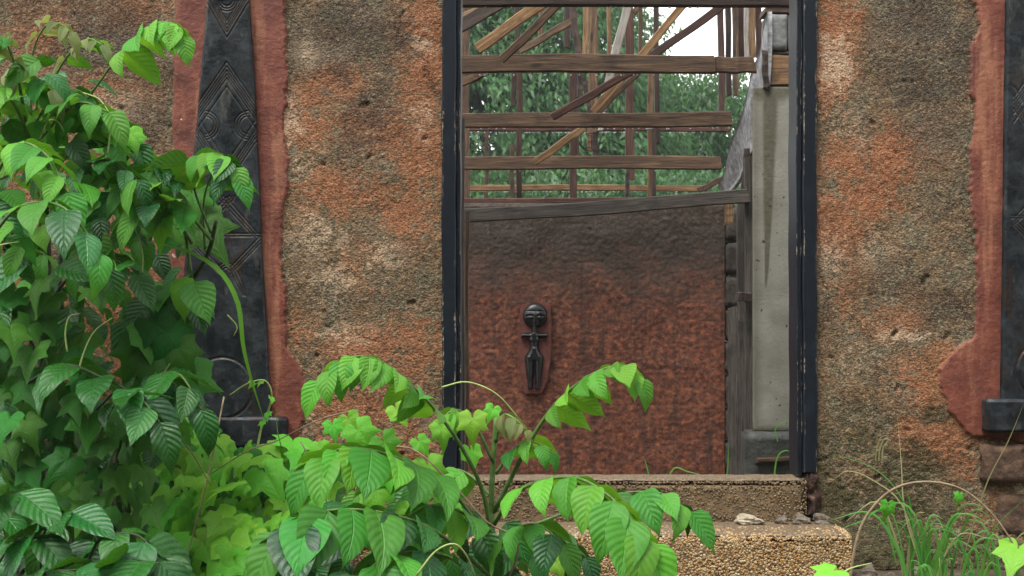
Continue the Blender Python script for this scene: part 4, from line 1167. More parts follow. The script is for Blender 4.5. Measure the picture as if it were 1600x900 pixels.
LM = {}
def leaf_variants(kind, mat, fn, args):
    LM[kind] = []
    for i, a in enumerate(args):
        me = fn('leaf', **a); me.materials.append(M[mat]); LM[kind].append(me)
OV = [dict(W=.50, droop=.75, fold=.30, wave=.010, ph=0), dict(W=.46, droop=1.1, fold=.22, wave=.014, ph=1.5, side=.05), dict(W=.54, droop=.45, fold=.36, wave=.012, ph=3, side=-.04),
      dict(W=.44, droop=1.4, fold=.2, wave=.012, ph=4, twist=.3), dict(W=.5, droop=.9, fold=.45, wave=.016, ph=5, twist=-.35, side=.06), dict(W=.56, droop=.6, fold=.15, wave=.02, ph=2.2)]
for kd in ('glossy', 'mid', 'fresh'):
    leaf_variants(kd, kd, leaf_mesh, OV)
leaf_variants('olive', 'olive', leaf_mesh, [dict(W=.36, droop=1.0, fold=.5, wave=.02, ph=i * 1.3) for i in range(3)])
VV = [dict(lob=l, droop=dr, cup=cu, ph=p) for l, dr, cu, p in [(1.0, .35, .12, 0), (.8, .6, .25, 1.2), (1.1, .2, .0, 2.5), (.9, .8, .1, 3.7), (.5, .45, .3, 5.0), (1.0, .5, -.2, 6.1)]]
leaf_variants('vine', 'vine', vine_leaf_mesh, VV)
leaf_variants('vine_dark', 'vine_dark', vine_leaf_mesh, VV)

CAMV = Vector((0, 0, CZ))
def frame(dirv, nrm):
    y = Vector(dirv).normalized(); z = Vector(nrm); z = z - y * z.dot(y)
    if z.length < 1e-3: z = Vector((0, -1, 0.3)) - y * Vector((0, -1, 0.3)).dot(y)
    z.normalize(); x = y.cross(z)
    return x, y, z

class Plant:
    def __init__(s, name, label, cat, loc, group=None):
        s.root = thing(name, label, cat, loc, group); s.loc = Vector(loc); s.n = 0; s.extra = []
    def leaf(s, kind, p, dirv, nrm, L, wk=1.0, parent=None, force_extra=False):
        me = random.choice(LM[kind])
        x, y, z = frame(dirv, nrm)
        m3 = Matrix((x * wk * L, y * L, z * L)).transposed().to_4x4()
        m3.translation = Vector(p)
        if s.n < 292 and not force_extra:
            o = bpy.data.objects.new('leaf', me); link(o, s.root)
            m3.translation = Vector(p) - s.loc
            o.matrix_basis = m3
            s.n += 1
            return o
        s.extra.append((me, m3))
    def finish(s):
        """leaves beyond the limit: joined, one mesh per leaf colour"""
        by = {}
        for me, m in s.extra: by.setdefault(me.materials[0].name, []).append((me, m))
        for mn, lst in by.items():
            Vs = []; Fs = []; Us = []; off = 0
            for me, m in lst:
                n = len(me.vertices); co = np.zeros(n * 3, dtype=np.float32); me.vertices.foreach_get('co', co); co = co.reshape(-1, 3)
                A = np.array(m)
                Vs += (co @ A[:3, :3].T + A[:3, 3]).tolist()
                uvd = np.zeros(len(me.loops) * 2, dtype=np.float32); me.uv_layers[0].data.foreach_get('uv', uvd); Us.append(uvd)
                Fs += [tuple(v + off for v in p.vertices) for p in me.polygons]
                off += n
            me2 = bpy.data.meshes.new('foliage'); me2.from_pydata(Vs, [], Fs); me2.update()
            ul = me2.uv_layers.new(name='UVMap'); ul.data.foreach_set('uv', np.concatenate(Us)); smooth(me2)
            o = mesh_obj('foliage', me2, lst[0][0].materials[0], s.root); o['kind'] = 'stuff'
    def stem(s, pts, r0, r1, mat='stem', name='stem', n=None):
        n = n or max(6, 5 * len(pts))
        c = catmull(pts, n)
        mb = MB(); mb.tube(c, [r0 + (r1 - r0) * i / n for i in range(n + 1)], 6)
        mb.build(name, M[mat], s.root, True)
        return c
    def spray(s, pts, pairs, L0, L1, kind, start=0.25, stem='stem', r0=0.006, r1=0.002, spread=0.75, sag=0.7, term=True, jit=0.18, wk=1.0, kinds=None, hang=False):
        """arching shoot with opposite pairs of leaves hanging to both sides, and one at its end; pts = (px, py, depth)"""
        W3 = [P(*p) for p in pts]
        n = 24
        c = s.stem(W3, r0, r1, stem, 'stem', n)
        up = Vector((0, 0, 1))
        for i in range(pairs):
            u = start + (1 - start) * (i + 0.35) / pairs * 0.97
            k = min(n - 1, int(u * n)); p = c[k].lerp(c[k + 1], u * n - k); t = (c[k + 1] - c[max(0, k - 1)]).normalized()
            sd = t.cross(up)
            if sd.length < 0.25: sd = t.cross(Vector((0, -1, 0.2)))
            sd.normalize(); nu_ = sd.cross(t).normalized()
            if nu_.z < 0: nu_ = -nu_
            for sg in (-1, 1):
                L = (L0 + (L1 - L0) * (i / max(1, pairs - 1))) * random.uniform(.72, 1.12)
                dv = t * random.uniform(.3, .7) + sd * sg * spread - up * sag * random.uniform(.15, 1.1) + Vector([random.gauss(0, jit) for _ in range(3)])
                nn = nu_ * 1.0 + up * 0.3 + sd * sg * 0.5 + Vector([random.gauss(0, jit * 1.3) for _ in range(3)])
                if hang:
                    dv = t * random.uniform(.35, .6) + sd * sg * spread - up * sag * random.uniform(.7, 1.15) + Vector([random.gauss(0, jit) for _ in range(3)])
                    nn = nu_ + sd * sg * 0.75 + Vector([random.gauss(0, jit * 1.3) for _ in range(3)])
                kd = random.choice(kinds) if kinds else kind
                s.leaf(kd, p + sd * sg * 0.006, dv, nn, L, wk)
        if term:
            t = (c[-1] - c[-3]).normalized()
            s.leaf(kind, c[-1], t * .7 - up * .5, up + Vector((0, -.5, 0)), L1, wk)
    def petiole_leaf(s, kind, px, py, d, L, face=(0, -0.7, 0.75), tipdir=None, jit=0.25, root=None, force_extra=False):
        p = P(px, py, d)
        nrm = Vector(face) + Vector([random.gauss(0, jit) for _ in range(3)])
        td = Vector(tipdir) if tipdir is not None else Vector((random.gauss(0, .42), -0.72, -0.62))
        s.leaf(kind, p, td, nrm, L, force_extra=force_extra)

def scatter(poly, n, mind):
    xs = [p[0] for p in poly]; ys = [p[1] for p in poly]
    out = []
    def inside(x, y):
        c = False; j = len(poly) - 1
        for i in range(len(poly)):
            if (poly[i][1] > y) != (poly[j][1] > y) and x < (poly[j][0] - poly[i][0]) * (y - poly[i][1]) / (poly[j][1] - poly[i][1]) + poly[i][0]: c = not c
            j = i
        return c
    tries = 0
    while len(out) < n and tries < n * 60:
        tries += 1
        x = random.uniform(min(xs), max(xs)); y = random.uniform(min(ys), max(ys))
        if inside(x, y) and all((x - a) ** 2 + (y - b) ** 2 > mind * mind for a, b in out): out.append((x, y))
    return out

# ---- tall glossy shrub at the left
A = Plant('leafy_shrub', 'tall dark glossy shrub with arching leaf sprays filling the left edge', 'shrub', (P(70, 0, 4.9).x, 4.9, 0))
g = Vector((P(70, 0, 4.9).x, 4.9, -0.02))
A.stem([g, P(62, 620, 4.9), P(75, 400, 4.85), P(60, 215, 4.8)], 0.016, 0.008, 'stem_dark')
A.stem([g + Vector((.06, 0, 0)), P(130, 640, 4.9), P(95, 470, 4.9), P(100, 350, 4.9)], 0.012, 0.006, 'stem_dark')
A.stem([g + Vector((-.06, 0, 0)), P(5, 600, 4.8), P(-20, 300, 4.7)], 0.014, 0.007, 'stem_dark')
A.spray([(85, 235, 4.75), (130, 165, 4.6), (190, 82, 4.5), (240, 38, 4.45), (272, 38, 4.42), (284, 56, 4.4)], 7, .15, .10, 'fresh', .38, 'stem', .005, .0018, .7, .85, True, .12, wk=1.12, hang=True)
A.spray([(48, 200, 4.7), (50, 90, 4.65), (72, 40, 4.55), (95, 38, 4.5), (110, 50, 4.48)], 4, .13, .09, 'olive', .35, 'stem', .004, .0015, .7, .8)
A.spray([(40, 190, 4.6), (25, 110, 4.5), (5, 60, 4.45), (-25, 60, 4.4)], 4, .13, .1, 'mid', .35, kinds=['mid', 'olive', 'fresh'])
A.spray([(60, 170, 4.75), (100, 95, 4.7), (135, 62, 4.65), (160, 70, 4.6)], 4, .12, .085, 'olive', .3, kinds=['olive', 'mid', 'fresh'])
A.spray([(60, 220, 4.65), (100, 175, 4.6), (130, 160, 4.5), (170, 175, 4.45)], 3, .16, .14, 'mid', .2, kinds=['glossy', 'mid'])
A.spray([(60, 250, 4.6), (20, 160, 4.5), (-20, 130, 4.4)], 3, .16, .15, 'fresh', .3, kinds=['fresh', 'mid'])
A.spray([(70, 330, 4.7), (120, 270, 4.6), (170, 250, 4.5), (215, 280, 4.45)], 5, .15, .13, 'glossy', .2, 'stem_dark')
A.spray([(-30, 330, 4.5), (20, 230, 4.35), (70, 240, 4.25), (105, 300, 4.2)], 5, .17, .15, 'mid', .2, kinds=['mid', 'fresh'])
A.spray([(-40, 420, 4.4), (20, 330, 4.25), (90, 320, 4.15), (140, 370, 4.1), (170, 420, 4.1)], 5, .18, .15, 'glossy', .2, kinds=['glossy', 'mid', 'mid'])
A.spray([(70, 480, 4.8), (120, 420, 4.7), (165, 400, 4.6), (210, 430, 4.55)], 4, .16, .14, 'glossy', .2, 'stem_dark')
A.spray([(60, 560, 4.7), (20, 480, 4.55), (-30, 470, 4.45)], 4, .16, .14, 'glossy', .2, 'stem_dark')
A.spray([(40, 600, 4.5), (100, 570, 4.4), (160, 590, 4.3), (230, 625, 4.25)], 4, .21, .19, 'glossy', .2, 'stem_dark')
A.spray([(150, 640, 4.75), (200, 595, 4.65), (250, 585, 4.6), (300, 625, 4.55)], 3, .19, .17, 'glossy', .3, 'stem_dark')
A.spray([(30, 240, 4.75), (70, 170, 4.7), (115, 140, 4.62), (150, 165, 4.58)], 4, .15, .12, 'mid', .2, kinds=['mid', 'olive', 'glossy'])
A.spray([(-10, 220, 4.7), (10, 140, 4.62), (45, 115, 4.55), (80, 140, 4.5)], 4, .15, .12, 'olive', .2, kinds=['mid', 'olive', 'fresh'])
A.spray([(100, 250, 4.8), (135, 200, 4.72), (180, 190, 4.66), (215, 225, 4.62)], 4, .15, .13, 'glossy', .2, kinds=['mid', 'glossy'])
A.spray([(120, 300, 4.8), (180, 240, 4.75), (220, 245, 4.7), (240, 290, 4.66)], 3, .15, .13, 'mid', .2, kinds=['mid', 'glossy', 'fresh'])
for (x, y, d, L, k) in [(140, 330, 4.6, .16, 'mid'), (170, 300, 4.6, .17, 'glossy'), (40, 400, 4.5, .2, 'glossy'), (10, 520, 4.5, .2, 'glossy'), (90, 640, 4.6, .19, 'glossy'), (30, 640, 4.5, .18, 'glossy'), (200, 500, 4.8, .17, 'glossy'), (110, 480, 4.8, .19, 'glossy')]:
    A.leaf(k, P(x, y, d), Vector((random.gauss(0, .5), -.4, -.8)), Vector((random.gauss(0, .3), -.7, .7)), L)
for (x, y) in scatter([(-60, 70), (50, 80), (120, 140), (190, 230), (240, 300), (220, 430), (-60, 430)], 70, 26):
    A.leaf(random.choice(['mid', 'fresh', 'mid', 'glossy']), P(x, y, random.uniform(4.4, 4.75)), Vector((random.gauss(0, .7), -.4, random.uniform(-.9, -.2))), Vector((random.gauss(0, .4), -.5, .8)), random.uniform(.09, .15), 1.1)
for (x, y) in scatter([(-60, 80), (60, 95), (130, 150), (190, 240), (215, 330), (190, 460), (230, 560), (250, 700), (220, 930), (-60, 930)], 190, 20):
    d = random.uniform(4.5, 5.25)
    A.leaf(random.choice(['glossy', 'glossy', 'mid']) if y > 330 else random.choice(['mid', 'mid', 'glossy', 'fresh', 'olive']), P(x, y, d), Vector((random.gauss(0, .8), -.35 + random.gauss(0, .4), random.uniform(-.9, .1))), Vector((random.gauss(0, .5), -.3 + random.gauss(0, .3), .85)), random.uniform(.075, .15))
for (x, y) in scatter([(-260, 250), (90, 300), (150, 560), (240, 660), (240, 930), (-260, 930)], 330, 13):
    A.leaf('glossy', P(x, y, random.uniform(5.2, 5.8)), Vector((random.gauss(0, .7), random.gauss(0, .6), -.25)), Vector((random.gauss(0, .45), random.gauss(.15, .35), .9)), random.uniform(.13, .2), force_extra=True)
for i in range(150):  # roof of leaves added over the shrub to shade the leaves inside it
    q_ = P(random.uniform(-420, 150), random.uniform(110, 270), 5.0); q_.y = random.uniform(4.75, 5.85); q_.x = q_.x * q_.y / 5.0
    A.leaf(random.choice(['mid', 'glossy']), q_, Vector((random.gauss(0, .8), random.gauss(-.2, .7), -.3)), Vector((random.gauss(0, .3), random.gauss(-.15, .25), 1)), random.uniform(.12, .18), force_extra=True)
A.finish()

# ---- second shrub whose sprays cross the carved panel
B = Plant('leafy_shrub', 'green shrub with broad leaves hanging in front of the left carved panel', 'shrub', (P(200, 0, 5.0).x, 5.0, 0))
g = Vector((P(200, 0, 5.0).x, 5.0, -0.02))
B.stem([g, P(185, 700, 4.95), P(240, 530, 4.85), P(318, 410, 4.7), P(338, 345, 4.65)], 0.012, 0.006, 'stem_dark')
B.stem([g, P(200, 620, 5.0), P(215, 480, 4.95), P(240, 330, 4.9), P(235, 240, 4.85)], 0.01, 0.005, 'stem_dark')
B.spray([(330, 365, 4.66), (305, 300, 4.62), (300, 255, 4.58), (325, 240, 4.52), (350, 245, 4.48), (368, 262, 4.45)], 5, .15, .11, 'mid', .35, 'stem', .004, .0018, .75, .75, kinds=['mid', 'glossy', 'mid', 'fresh'])
B.spray([(300, 440, 4.72), (285, 340, 4.68), (262, 275, 4.62), (240, 262, 4.56), (215, 280, 4.52)], 4, .16, .14, 'mid', .35, 'stem', kinds=['mid', 'glossy'])
B.spray([(330, 375, 4.66), (290, 330, 4.6), (250, 315, 4.5), (215, 330, 4.45)], 3, .15, .15, 'mid', .3, kinds=['mid', 'glossy'])
B.leaf('fresh', P(245, 320, 4.6), Vector((-.7, -.4, -.2)), Vector((-.2, -.3, .9)), .17)
B.leaf('fresh', P(250, 300, 4.6), Vector((.75, -.2, -.65)), Vector((.4, -.5, .8)), .2)
B.leaf('mid', P(302, 440, 4.6), Vector((.35, -.35, -.8)), Vector((.15, -.85, .45)), .155, 1.25)
B.leaf('fresh', P(290, 432, 4.64), Vector((-.05, -.3, -.9)), Vector((-.2, -.9, .3)), .15, 1.1)
B.leaf('glossy', P(300, 462, 4.7), Vector((-.7, -.4, -.5)), Vector((-.1, -.7, .7)), .17, 1.1)
B.leaf('glossy', P(240, 470, 4.7), Vector((-.3, -.5, -.4)), Vector((0, -.6, .8)), .18, 1.1)
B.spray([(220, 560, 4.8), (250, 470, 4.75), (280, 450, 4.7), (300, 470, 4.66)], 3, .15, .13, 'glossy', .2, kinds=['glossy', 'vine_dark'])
B.spray([(215, 620, 4.7), (240, 590, 4.6), (280, 585, 4.5), (315, 640, 4.45)], 3, .18, .16, 'glossy', .25)
B.spray([(150, 690, 4.4), (180, 630, 4.3), (215, 620, 4.25), (250, 660, 4.2)], 3, .17, .16, 'glossy', .3)
# long strap-like leaf arching over the panel
def strap(pl, pts, wd, mat='mid', name='leaf'):
    c = catmull([P(*p) for p in pts], 20); V = []; UV = []
    for i, p in enumerate(c):
        u = i / 20; t = (c[min(20, i + 1)] - c[max(0, i - 1)]).normalized()
        sd = t.cross(Vector((0, -.75, .65))).normalized()
        ww = wd * (math.sin(math.pi * (0.06 + 0.94 * u) ** .8) ** .7) * (1 if i < 20 else .05)
        nn = sd.cross(t)
        for j, v in enumerate((-1, 0, 1)):
            V.append(p + sd * v * ww - nn * (0.25 * ww if v == 0 else 0) - Vector(pl.loc)); UV.append((u, (v + 1) / 2))
    Fc = [(i * 3 + j, i * 3 + j + 1, i * 3 + j + 4, i * 3 + j + 3) for i in range(20) for j in (0, 1)]
    me = finish_leaf(name, V, UV, Fc); me.materials.append(M[mat])
    o = bpy.data.objects.new(name, me); link(o, pl.root); return o
strap(B, [(255, 382, 4.7), (300, 395, 4.65), (345, 425, 4.6), (372, 475, 4.58), (380, 540, 4.58), (392, 590, 4.6), (412, 655, 4.65)], .0075, 'fresh')
B.spray([(320, 390, 4.68), (318, 320, 4.64), (330, 275, 4.58), (350, 258, 4.5), (372, 275, 4.45)], 4, .15, .12, 'mid', .35, 'stem', .004, .0018, .75, .7, kinds=['mid', 'fresh', 'glossy'])
B.spray([(300, 380, 4.7), (262, 318, 4.6), (235, 285, 4.55), (200, 290, 4.5)], 4, .15, .13, 'mid', .3, kinds=['mid', 'fresh'])
for (x, y) in scatter([(190, 250), (260, 270), (330, 300), (300, 400), (280, 520), (300, 600), (260, 680), (180, 640), (190, 420)], 34, 26):
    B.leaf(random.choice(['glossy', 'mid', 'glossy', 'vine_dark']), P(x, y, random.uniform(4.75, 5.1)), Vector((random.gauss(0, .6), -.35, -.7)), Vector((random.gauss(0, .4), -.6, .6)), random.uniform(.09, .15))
B.finish()

# ---- creeping vine: pale pointed leaves heaped below the panel
Vn = Plant('creeping_vine', 'mound of bright lime green heart shaped vine leaves below the left carved panel', 'vine', (P(380, 0, 4.9).x, 4.9, 0))
def mound_d(x, y): return np.interp(y, [600, 680, 780, 900, 960], [5.35, 5.2, 5.0, 4.72, 4.6]) + 0.05 * math.sin(x * .03)
poly = [(215, 655), (262, 600), (300, 640), (330, 692), (375, 706), (420, 704), (470, 700), (500, 712), (520, 745), (500, 800), (450, 860), (430, 940), (200, 940), (225, 840), (205, 740)]
for (x, y) in scatter(poly, 190, 18):
    d = mound_d(x, y) + random.uniform(-.14, .1)
    Vn.petiole_leaf('vine', x, y - 12, d, random.choice([.045, .055, .065, .075, .085, .1]) * random.uniform(.9, 1.1), (random.gauss(0, .35), -.45, .85), (random.gauss(0, .5), -.75, random.uniform(-.75, -.15)), .32)
for (x, y) in scatter(poly, 110, 22):  # lower layer: shade put into the leaf colour so gaps look dark
    d = mound_d(x, y) + .2
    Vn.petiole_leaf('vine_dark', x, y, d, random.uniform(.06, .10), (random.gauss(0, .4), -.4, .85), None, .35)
for (x, y) in scatter([(p[0], p[1] + 12) for p in poly], 150, 15):  # deepest filler, same darker leaf colour as painted shade in the gaps
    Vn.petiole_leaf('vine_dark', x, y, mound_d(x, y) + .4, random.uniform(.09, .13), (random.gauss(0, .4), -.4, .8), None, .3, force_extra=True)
for (x0, y0, x1, y1, d) in [(560, 640, 430, 690, 4.9), (430, 690, 330, 740, 4.9), (350, 620, 290, 880, 4.5), (240, 650, 330, 760, 4.6), (470, 690, 520, 830, 4.8)]:
    Vn.stem([P(x0, y0, d), P((x0 + x1) / 2 + 6, (y0 + y1) / 2 - 10, d - .03), P(x1, y1, d)], .0028, .0018, 'runner', 'runner')
Vn.stem([P(402, 700, 4.9), P(408, 670, 4.9), P(420, 640, 4.88), P(424, 612, 4.86), P(412, 594, 4.85), P(385, 600, 4.84), P(358, 618, 4.83)], .004, .0018, 'tendril', 'tendril', 30)
Vn.stem([P(440, 700, 5.0), P(433, 670, 5.0), P(432, 640, 5.0)], .002, .001, 'stem', 'tendril')
for (x, y) in [(418, 646), (424, 622), (408, 596), (394, 598), (410, 660)]:
    Vn.petiole_leaf('vine', x, y, 4.85, .022, (0, -.8, .6), None, .4)
Vn.finish()

# ---- darker vine among the shrub stems, left
Vd = Plant('creeping_vine', 'shaded green vine with pointed leaves climbing in the dark gap of the left shrub', 'vine', (P(110, 0, 4.7).x, 4.7, 0))
Vd.stem([Vector((P(110, 0, 4.75).x, 4.75, 0)), P(120, 780, 4.6), P(95, 650, 4.55), P(60, 520, 4.5)], .005, .002, 'stem')
Vd.stem([Vector((P(120, 0, 4.75).x, 4.75, 0)), P(160, 780, 4.55), P(190, 680, 4.5), P(270, 560, 4.6), P(285, 490, 4.7)], .005, .002, 'stem')
for (x, y) in scatter([(0, 440), (60, 430), (130, 520), (120, 640), (230, 650), (240, 800), (140, 840), (0, 820)], 62, 26):
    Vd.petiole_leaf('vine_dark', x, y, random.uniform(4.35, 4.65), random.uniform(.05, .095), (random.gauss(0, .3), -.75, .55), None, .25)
for (x, y, L) in [(240, 505, .1), (262, 520, .11), (215, 545, .1), (280, 545, .09), (238, 560, .1), (225, 520, .09), (250, 300, .05), (196, 218, .07), (205, 210, .06), (85, 215, .04), (255, 330, .06), (250, 355, .06)]:
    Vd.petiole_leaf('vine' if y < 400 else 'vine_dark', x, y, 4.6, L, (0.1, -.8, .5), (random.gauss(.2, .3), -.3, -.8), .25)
for pts in [[(60, 225, 4.55), (75, 190, 4.5), (90, 190, 4.5), (100, 205, 4.5)], [(105, 550, 4.4), (102, 520, 4.4), (108, 495, 4.4), (125, 490, 4.4)], [(122, 580, 4.4), (135, 540, 4.4), (150, 515, 4.4), (175, 497, 4.4)],
            [(130, 145, 4.5), (155, 155, 4.48), (172, 178, 4.46)], [(168, 240, 4.5), (172, 210, 4.5), (178, 190, 4.5)], [(220, 440, 4.6), (223, 400, 4.6), (216, 365, 4.6)], [(355, 492, 4.7), (370, 510, 4.7), (365, 525, 4.7)], [(0, 383, 4.3), (15, 380, 4.3), (30, 378, 4.3)]]:
    Vd.stem([P(*p) for p in pts], .0028, .0012, 'tendril', 'tendril', 14)
Vd.finish()

# ---- low glossy plant along the bottom left
Lg = Plant('low_shrub', 'low plant with long dark ribbed leaves in the bottom left corner', 'shrub', (P(130, 0, 4.3).x, 4.3, 0))
for pts, L in [([(-40, 940, 4.2), (20, 850, 4.15), (60, 840, 4.1)], .2), ([(120, 960, 4.2), (150, 850, 4.15), (210, 835, 4.1), (250, 870, 4.05)], .21), ([(60, 960, 4.2), (70, 830, 4.2), (110, 800, 4.15)], .19), ([(180, 960, 4.1), (190, 880, 4.05), (250, 880, 4.0)], .2), ([(-20, 900, 4.2), (-10, 790, 4.2), (30, 770, 4.15)], .2), ([(20, 960, 4.1), (60, 900, 4.0), (120, 890, 3.98)], .2)]:
    Lg.spray(pts, 2, L, L, 'glossy', .45, 'stem_dark', .005, .002, .8, .45)
for (x, y) in scatter([(-40, 800), (240, 830), (260, 940), (-40, 940)], 22, 30):
    Lg.leaf('glossy', P(x, y, random.uniform(4.3, 4.6)), Vector((random.gauss(0, .8), -.5, -.5)), Vector((random.gauss(0, .3), -.5, .8)), random.uniform(.16, .21))
Lg.finish()

# ---- foreground shrub in the middle
C = Plant('young_shrub', 'young light green shrub with drooping paired leaves in front of the doorstep', 'shrub', (P(772, 0, 4.7).x, 4.7, 0))
C.stem([Vector((P(772, 0, 4.7).x, 4.7, -.02)), P(772, 900, 4.7), P(768, 780, 4.68), P(775, 650, 4.66)], .013, .007, 'stem')
C.spray([(768, 850, 4.68), (755, 770, 4.6), (722, 700, 4.5), (680, 640, 4.42), (640, 600, 4.38), (590, 562, 4.32), (540, 560, 4.28), (498, 595, 4.25)], 9, .135, .125, 'fresh', .42, 'stem', .008, .002, .7, .75, True, .13, kinds=['fresh', 'fresh', 'mid'], wk=1.12, hang=True)
C.spray([(772, 800, 4.68), (815, 715, 4.6), (850, 655, 4.52), (890, 610, 4.46), (935, 580, 4.4), (975, 572, 4.36), (1000, 592, 4.33)], 7, .13, .115, 'fresh', .36, 'stem', .008, .002, .75, .65, True, .12, wk=1.12, hang=True)
C.spray([(772, 820, 4.6), (800, 775, 4.45), (850, 750, 4.32), (905, 748, 4.2), (955, 778, 4.12), (992, 820, 4.08), (1012, 850, 4.06)], 7, .21, .19, 'fresh', .2, 'stem', .007, .0025, .8, .7, True, .12, kinds=['fresh', 'mid', 'fresh'], wk=1.12, hang=True)
C.spray([(775, 840, 4.75), (860, 810, 4.85), (950, 775, 4.9), (1030, 770, 4.9), (1080, 800, 4.88)], 5, .18, .16, 'mid', .35, 'stem', .006, .002, .75, .6, True, .12, kinds=['mid', 'glossy'], wk=1.12, hang=True)
C.spray([(765, 850, 4.65), (700, 760, 4.5), (620, 715, 4.35), (540, 700, 4.25), (490, 725, 4.2)], 7, .2, .185, 'mid', .3, 'stem', .007, .002, .8, .6, True, .12, kinds=['mid', 'fresh'], wk=1.12, hang=True)
C.spray([(765, 900, 4.6), (680, 830, 4.3), (590, 800, 4.15), (500, 800, 4.05), (440, 835, 4.0)], 7, .21, .20, 'mid', .28, 'stem', .007, .0025, .8, .6, True, .12, kinds=['mid', 'glossy', 'mid'], wk=1.12, hang=True)
C.spray([(770, 830, 4.6), (720, 800, 4.5), (670, 790, 4.4), (620, 820, 4.32)], 4, .17, .16, 'mid', .2, 'stem', .006, .0025, .8, .6, kinds=['mid', 'fresh'], wk=1.12, hang=True)
C.spray([(772, 870, 4.62), (800, 830, 4.5), (840, 820, 4.4), (880, 850, 4.34)], 4, .15, .14, 'mid', .2, 'stem', .006, .0025, .8, .6, kinds=['mid', 'glossy'], wk=1.12, hang=True)
C.spray([(768, 930, 4.5), (700, 870, 4.25), (620, 865, 4.1), (560, 900, 4.0)], 4, .18, .18, 'mid', .25, 'stem', .006, .0025, .8, .6, kinds=['mid', 'glossy'], wk=1.12, hang=True)
C.spray([(775, 900, 4.72), (830, 850, 4.75), (880, 840, 4.75), (915, 870, 4.72)], 3, .14, .13, 'glossy', .3, 'stem', kinds=['glossy'], wk=1.12, hang=True)
C.spray([(770, 720, 4.66), (740, 660, 4.62), (712, 640, 4.58), (690, 655, 4.55)], 3, .10, .08, 'fresh', .4, kinds=['fresh', 'olive'], wk=1.12, hang=True)
C.spray([(775, 690, 4.66), (785, 650, 4.62), (805, 655, 4.58), (822, 672, 4.56)], 3, .085, .07, 'olive', .3, wk=1.12, hang=True)
C.spray([(775, 740, 4.66), (800, 705, 4.62), (830, 690, 4.58), (858, 705, 4.56)], 3, .11, .09, 'mid', .3, kinds=['mid', 'fresh'], wk=1.12, hang=True)
C.spray([(772, 780, 4.7), (730, 740, 4.75), (690, 735, 4.75), (650, 760, 4.72)], 3, .13, .12, 'mid', .3, kinds=['mid', 'fresh', 'glossy'], wk=1.12, hang=True)
for (x, y) in scatter([(430, 800), (560, 760), (700, 770), (780, 800), (840, 850), (840, 940), (430, 940)], 75, 24):
    C.leaf(random.choice(['glossy', 'glossy', 'mid']), P(x, y, random.uniform(4.5, 5.05)), Vector((random.gauss(0, .7), -.4, -.65)), Vector((random.gauss(0, .4), -.5, .75)), random.uniform(.12, .18))
C.stem([P(650, 900, 4.0), P(680, 862, 4.0), P(710, 850, 4.0), P(730, 870, 4.02), P(742, 900, 4.05)], .003, .002, 'tendril', 'tendril', 18)
C.stem([P(690, 605, 4.6), P(730, 597, 4.6), P(775, 615, 4.6), P(812, 655, 4.62)], .003, .0018, 'tendril', 'tendril', 18)
C.finish()
# lime vine leaves that climb through it
Vc = Plant('climbing_vine', 'thin vine with lime green pointed leaves twining through the young shrub', 'vine', (P(735, 0, 4.62).x, 4.62, 0))
Vc.stem([Vector((P(735, 0, 4.62).x, 4.62, 0)), P(810, 860, 4.55), P(760, 815, 4.5), P(700, 750, 4.5), P(640, 700, 4.55), P(560, 700, 4.6), P(520, 660, 4.7)], .0035, .002, 'runner', 'runner', 30)
for (x, y, L, tx) in [(738, 655, .085, .0), (600, 690, .085, .5), (560, 672, .1, .6), (668, 728, .1, .2), (690, 670, .075, .3), (585, 770, .1, .2), (640, 800, .09, -.2), (545, 655, .07, .4), (620, 640, .07, .5), (700, 800, .12, -.4), (520, 665, .06, .2),
                      (610, 745, .07, .1), (735, 705, .07, .2), (870, 880, .06, .4), (895, 875, .055, -.3), (655, 690, .06, .6), (770, 640, .05, -.3), (500, 700, .07, .1)]:
    Vc.petiole_leaf('vine', x, y, random.uniform(4.45, 4.65), L * .78, (0, -.8, .55), (tx, -.3, -.75), .2)
Vc.finish()

# ------------------------------------------------------------------ grass and runner at the right
def blade_obj(pl, pts3, wd, mat, nseg=12, name='blade'):
    c = catmull(pts3, nseg); V = []; UV = []
    for i, p in enumerate(c):
        u = i / nseg; t = (c[min(nseg, i + 1)] - c[max(0, i - 1)]).normalized()
        sd = t.cross(Vector((.2, -.9, .35)))
        sd = sd.normalized() if sd.length > 1e-3 else Vector((1, 0, 0))
        nn = sd.cross(t); ww = wd * (1 - u ** 1.6) * (.6 + .4 * min(1, u * 5)) + .0003
        for v in (-1, 0, 1):
            V.append(p + sd * v * ww + nn * (0.35 * ww if v == 0 else 0) - pl.loc); UV.append((u, (v + 1) / 2))
    Fc = [(i * 3 + j, i * 3 + j + 1, i * 3 + j + 4, i * 3 + j + 3) for i in range(nseg) for j in (0, 1)]
    me = finish_leaf(name, V, UV, Fc); me.materials.append(M[mat])
    return link(bpy.data.objects.new(name, me), pl.root)
def tuft(label, px, d, n, spread, hmin, hmax, group=None):
    base = Vector((pxx(px, d), d, 0.0))
    pl = Plant('grass_tuft', label, 'grass', base, group)
    for i in range(n):
        b = base + Vector((random.gauss(0, spread), random.gauss(0, spread * .6), -0.01))
        a = random.uniform(-1, 1); H = random.uniform(hmin, hmax); R_ = H * random.uniform(.25, .9)
        dx, dy = math.sin(a * 1.5) * R_, -abs(math.cos(a * 1.5)) * R_ * .4
        bend = random.uniform(.5, 1.1)
        p1 = b + Vector((dx * .18, dy * .18, H * .5)); p2 = b + Vector((dx * .55, dy * .55, H * .92)); p3 = b + Vector((dx * 1.15, dy, H * (1.05 - .55 * bend * random.random())))
        blade_obj(pl, [b, p1, p2, p3], random.uniform(.0032, .0085), 'grass' if random.random() < .92 else 'straw')
    return pl
t1 = tuft('lush grass tuft at the wall foot right of the steps', 1448, 5.62, 36, .05, .10, .36, 'grass tufts along the wall foot')
